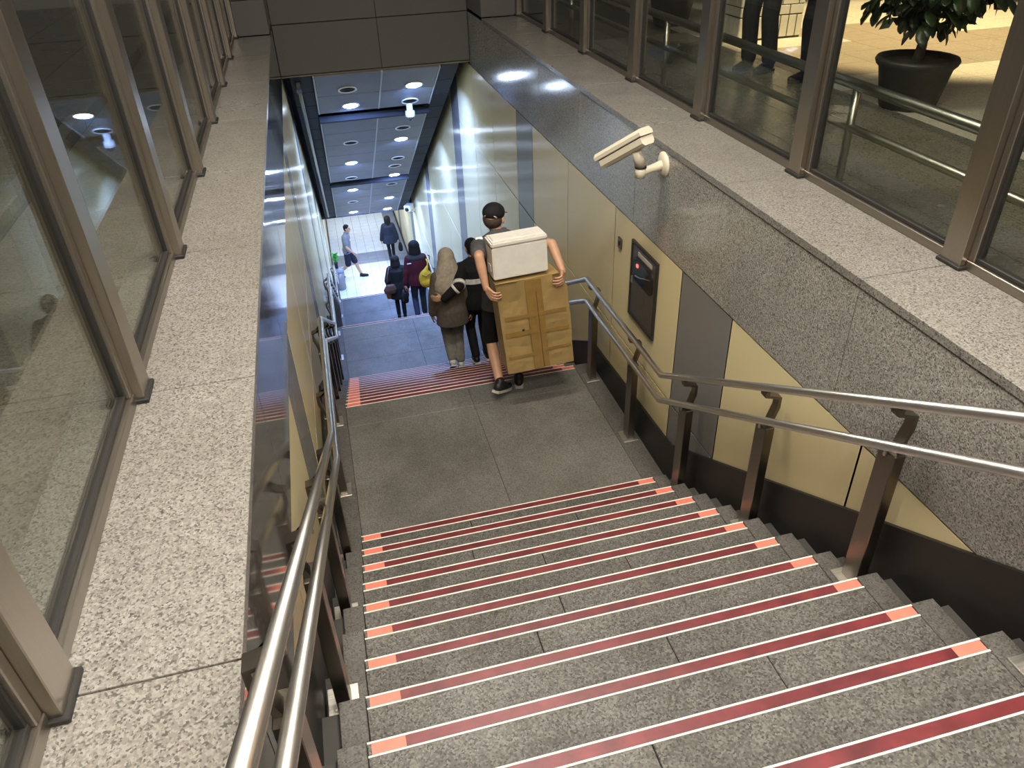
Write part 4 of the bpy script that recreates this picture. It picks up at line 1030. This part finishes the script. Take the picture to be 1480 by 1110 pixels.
# --- hooded woman and the man beside her on the second flight
def at(x, y): return (x, y, stair_z(y))
hy = 8.30; z8 = stair_z(hy)
root, J = person('woman in taupe head scarf and hoodie with grey trousers and white shoes', (1.20, hy, z8), 0.0, 1.60,
    lf=(-0.05, 0.0, 0.01, 0.30), rf=(0.06, 0.03, 0, 0.0), lh=(-0.25, 0.10, 0.85), rh=(0.26, 0.04, 0.83),
    wear=dict(shoe=WSH, sole=WSH, hair='scarf', scarf=SCARF, sw=0.15, bottom=dict(len='long', mat=KHAKI, r=(0.105, 0.082, 0.062)), top=dict(name='hoodie', mat=TAUPE, sleeve='long', hem=-0.20, infl=0.04, flare=0.02)), lean=0.06)
root, J = person('man in black jacket with white bands, arm round the woman in the taupe scarf', (1.53, hy + 0.04, z8), 0.06, 1.70,
    lf=(-0.07, -0.05, 0, 0.25), rf=(0.11, 0.06, 0, 0), lh=(-0.47, -0.21, 1.13), rh=(0.24, 0.16, 0.95),
    wear=dict(shoe=BSH, sole=WSH, hair='short', bottom=dict(len='long', mat=K, r=(0.09, 0.068, 0.058)), top=dict(name='jacket', mat=K, sleeve='long', hem=-0.08, infl=0.028)), lean=0.05,
    lpole=(-0.2, -1.0, -0.3), head=(0.25, 0), lhand=dict(d=(-1, 0.25, 0.1), pn=(0.2, 1, 0), ts=-1))
s = J['s']
MB().loft([(J['C'] + Vector((0, 0, -0.075)) * s, 0.199 * s, 0.145 * s), (J['C'] + Vector((0, 0, -0.01)) * s, 0.201 * s, 0.148 * s)], 24).build('white_band', WHITE_C, root)
e0, e1 = J['EL'], J['WL']
d = (J['EL'] - J['SL']).normalized(); p = J['SL'].lerp(J['EL'], 0.84)
MB().tube([p, p + d * 0.05], 0.08, 16, radii=[0.082 * s, 0.080 * s]).build('sleeve_band', WHITE_C, root)
d = (e1 - e0).normalized(); MB().tube([e0 + d * 0.045, e0 + d * 0.075], 0.074 * s, 16).build('sleeve_band', WHITE_C, root)

# --- woman with the yellow backpack, on the third flight
my = 13.35; zm = stair_z(my)
root, J = person('dark haired woman in maroon jacket with a yellow backpack', (1.33, my, zm), 0.0, 1.62,
    lf=(-0.09, -0.12, 0.0, 0.45), rf=(0.07, 0.10, 0, 0), lh=(-0.28, 0.0, 0.78), rh=(0.26, 0.08, 0.84),
    wear=dict(shoe=WSH, sole=WSH, hair='bob', sw=0.145, bottom=dict(len='long', mat=DENIM), top=dict(name='jacket', mat=MAROON, sleeve='long', hem=-0.10, infl=0.032, flare=0.0)), lean=0.05)
s = J['s']; c = MB(); c.loft([(J['N'] + Vector((0, -0.03, -0.09)) * s, 0.20 * s, 0.12 * s), (J['N'] + Vector((0, -0.03, -0.03)) * s, 0.19 * s, 0.125 * s), (J['N'] + Vector((0, -0.01, 0.03)) * s, 0.11 * s, 0.10 * s)]); blob(c, 'hood_collar', DGR, root, 0.011)
MB().box(-0.19, -0.11, -0.165, -0.155, 1.27, 1.285).build('zip_tab', WHITE_C, root)
bp = empty('backpack', (1.33 + 0.13, my - 0.20, zm + 0.78)); tag(bp, 'soft yellow drawstring backpack on the back of the woman in maroon', 'backpack')
c = MB(); c.ell((0, 0, 0.17), (0.135, 0.085, 0.185)); c.ell((0.02, -0.02, 0.10), (0.14, 0.09, 0.11)); c.cap((0, 0, 0.30), (0.05, 0.02, 0.40), 0.06, 0.025); blob(c, 'pack', YEL, bp, 0.010)
MB().tube([(0.04, 0.0, 0.37), (0.07, 0.06, 0.46), (0.06, 0.14, 0.50)], 0.012, 8).build('strap', YEL, bp)
MB().tube([(-0.07, -0.07, 0.28), (0.0, -0.09, 0.25), (0.08, -0.075, 0.29)], 0.008, 8).build('drawstring', TAN, bp)
hb = empty('handbag', (1.33 - 0.28, my + 0.02, zm + 0.42)); tag(hb, 'black bag in the left hand of the woman in maroon', 'bag')
c = MB(); c.loft([((0, 0, 0), 0.06, 0.10), ((0, 0, 0.12), 0.065, 0.13), ((0, 0, 0.22), 0.04, 0.11)]); blob(c, 'bag_body', K, hb, 0.010)
MB().tube([(0, -0.07, 0.20), (0, -0.04, 0.30), (0, 0.04, 0.30), (0, 0.07, 0.20)], 0.009, 8).build('handle', K, hb)

# --- woman in black at the near edge of the third landing
wy = 16.58; zw3 = Z3
root, J = person('woman in a long black coat standing at the edge of the purple grey landing', (1.16, wy, zw3), -0.08, 1.60,
    lf=(-0.06, -0.02, 0, 0.2), rf=(0.08, 0.05, 0, 0), lh=(-0.23, 0.10, 0.90), rh=(0.25, 0.06, 0.82),
    wear=dict(shoe=BSH, sole=BSOLE, hair='bob', sw=0.145, bottom=dict(len='long', mat=K, r=(0.086, 0.064, 0.056)), top=dict(name='coat', mat=K, sleeve='long', hem=-0.30, infl=0.05, flare=0.045)), lean=0.05)
bg = empty('shoulder_bag', (1.16 - 0.21, wy - 0.19, zw3 + 0.78)); tag(bg, 'brown shoulder bag on the left side of the woman in black', 'bag')
c = MB(); c.loft([((0, 0, 0), 0.13, 0.05), ((0, 0, 0.10), 0.155, 0.07), ((0.02, 0, 0.22), 0.10, 0.05)]); blob(c, 'bag_body', BROWN, bg, 0.010)
MB().tube([(-0.07, 0.0, 0.20), (-0.02, 0.05, 0.42), (0.05, 0.16, 0.60)], 0.012, 8).build('strap', BROWN, bg)
bg = empty('pouch', (1.16 - 0.24, wy - 0.06, zw3 + 0.58)); tag(bg, 'small tan pouch hanging below the brown shoulder bag', 'bag')
c = MB(); c.loft([((0, 0, 0), 0.05, 0.03), ((0, 0, 0.10), 0.075, 0.045), ((0, 0, 0.20), 0.05, 0.03)]); blob(c, 'pouch_body', TAN, bg, 0.009)
MB().tube([(-0.02, 0, 0.19), (0.0, 0.02, 0.28), (0.02, 0, 0.19)], 0.006, 8).build('cord', TAN, bg)

# --- far woman walking away over the white tiles
fy = 23.95
root, J = person('far woman with long black hair and dark navy jacket walking away over the white tiles', (1.60, fy, ZF), -0.05, 1.58,
    lf=(-0.04, -0.12, 0.02, 0.35), rf=(0.08, 0.12, 0, 0), lh=(-0.30, 0.06, 0.83), rh=(0.31, 0.02, 0.80),
    wear=dict(shoe=BSH, sole=BSOLE, hair='long', sw=0.145, bottom=dict(len='long', mat=K, r=(0.086, 0.064, 0.056)), top=dict(name='jacket', mat=NAVY, sleeve='long', hem=-0.16, infl=0.05, flare=0.05)), lean=0.05)
hb = empty('handbag', (1.60 + 0.33, fy + 0.0, ZF + 0.36)); tag(hb, 'dark handbag in the right hand of the far woman in navy', 'bag')
c = MB(); c.loft([((0, 0, 0), 0.07, 0.12), ((0, 0, 0.12), 0.075, 0.14), ((0, 0, 0.25), 0.045, 0.11)]); blob(c, 'bag_body', K, hb, 0.010)
MB().tube([(0, -0.07, 0.23), (0, -0.04, 0.36), (0, 0.04, 0.36), (0, 0.07, 0.23)], 0.009, 8).build('handle', K, hb)

# --- man striding across the white floor, to the right
root, J = person('young man in grey tee and dark shorts striding right across the white tiles', (0.17, 23.15, ZF), -PI / 2 - 0.30, 1.82,
    lf=(-0.07, 0.36, 0.01, -0.12), rf=(0.07, -0.38, 0.05, 0.55), lh=(-0.26, -0.16, 0.90), rh=(0.28, 0.26, 0.94),
    wear=dict(shoe=BSH, sole=BSOLE, hair='short', bottom=dict(len='short', mat=NAVY, r=(0.10, 0.082, 0.05)), top=dict(name='tee', mat=TEE, sleeve='short', hem=-0.08, infl=0.022)), lean=0.04, head=(-0.1, 0))
MB().box(-0.05, 0.05, 0.142, 0.152, 1.28, 1.35).build('chest_print', WHITE_C, root)

# --- two people outside the right glass, seen from the knees down
person('person in wide charcoal trousers standing beside the tiled pillar outside', (4.17, 6.96, G), 2.0, 1.74, pz=0.035,
    lf=(-0.10, 0.0, 0, 0), rf=(0.10, 0.05, 0, 0), lh=(-0.27, 0.03, 0.82), rh=(0.27, 0.03, 0.82),
    wear=dict(shoe=BSH, sole=BSOLE, hair='short', bottom=dict(len='long', mat=DGR, r=(0.095, 0.08, 0.072)), top=dict(name='jacket', mat=NAVY, sleeve='long', infl=0.03)))
person('second person in dark trousers outside, partly hidden by a steel mullion', (4.40, 6.33, G), 1.8, 1.72, pz=0.035,
    lf=(-0.10, 0.0, 0, 0), rf=(0.10, 0.05, 0, 0), lh=(-0.27, 0.03, 0.82), rh=(0.27, 0.03, 0.82),
    wear=dict(shoe=BSH, sole=BSOLE, hair='short', bottom=dict(len='long', mat=K, r=(0.09, 0.08, 0.07)), top=dict(name='jacket', mat=DGR, sleeve='long', infl=0.03)))
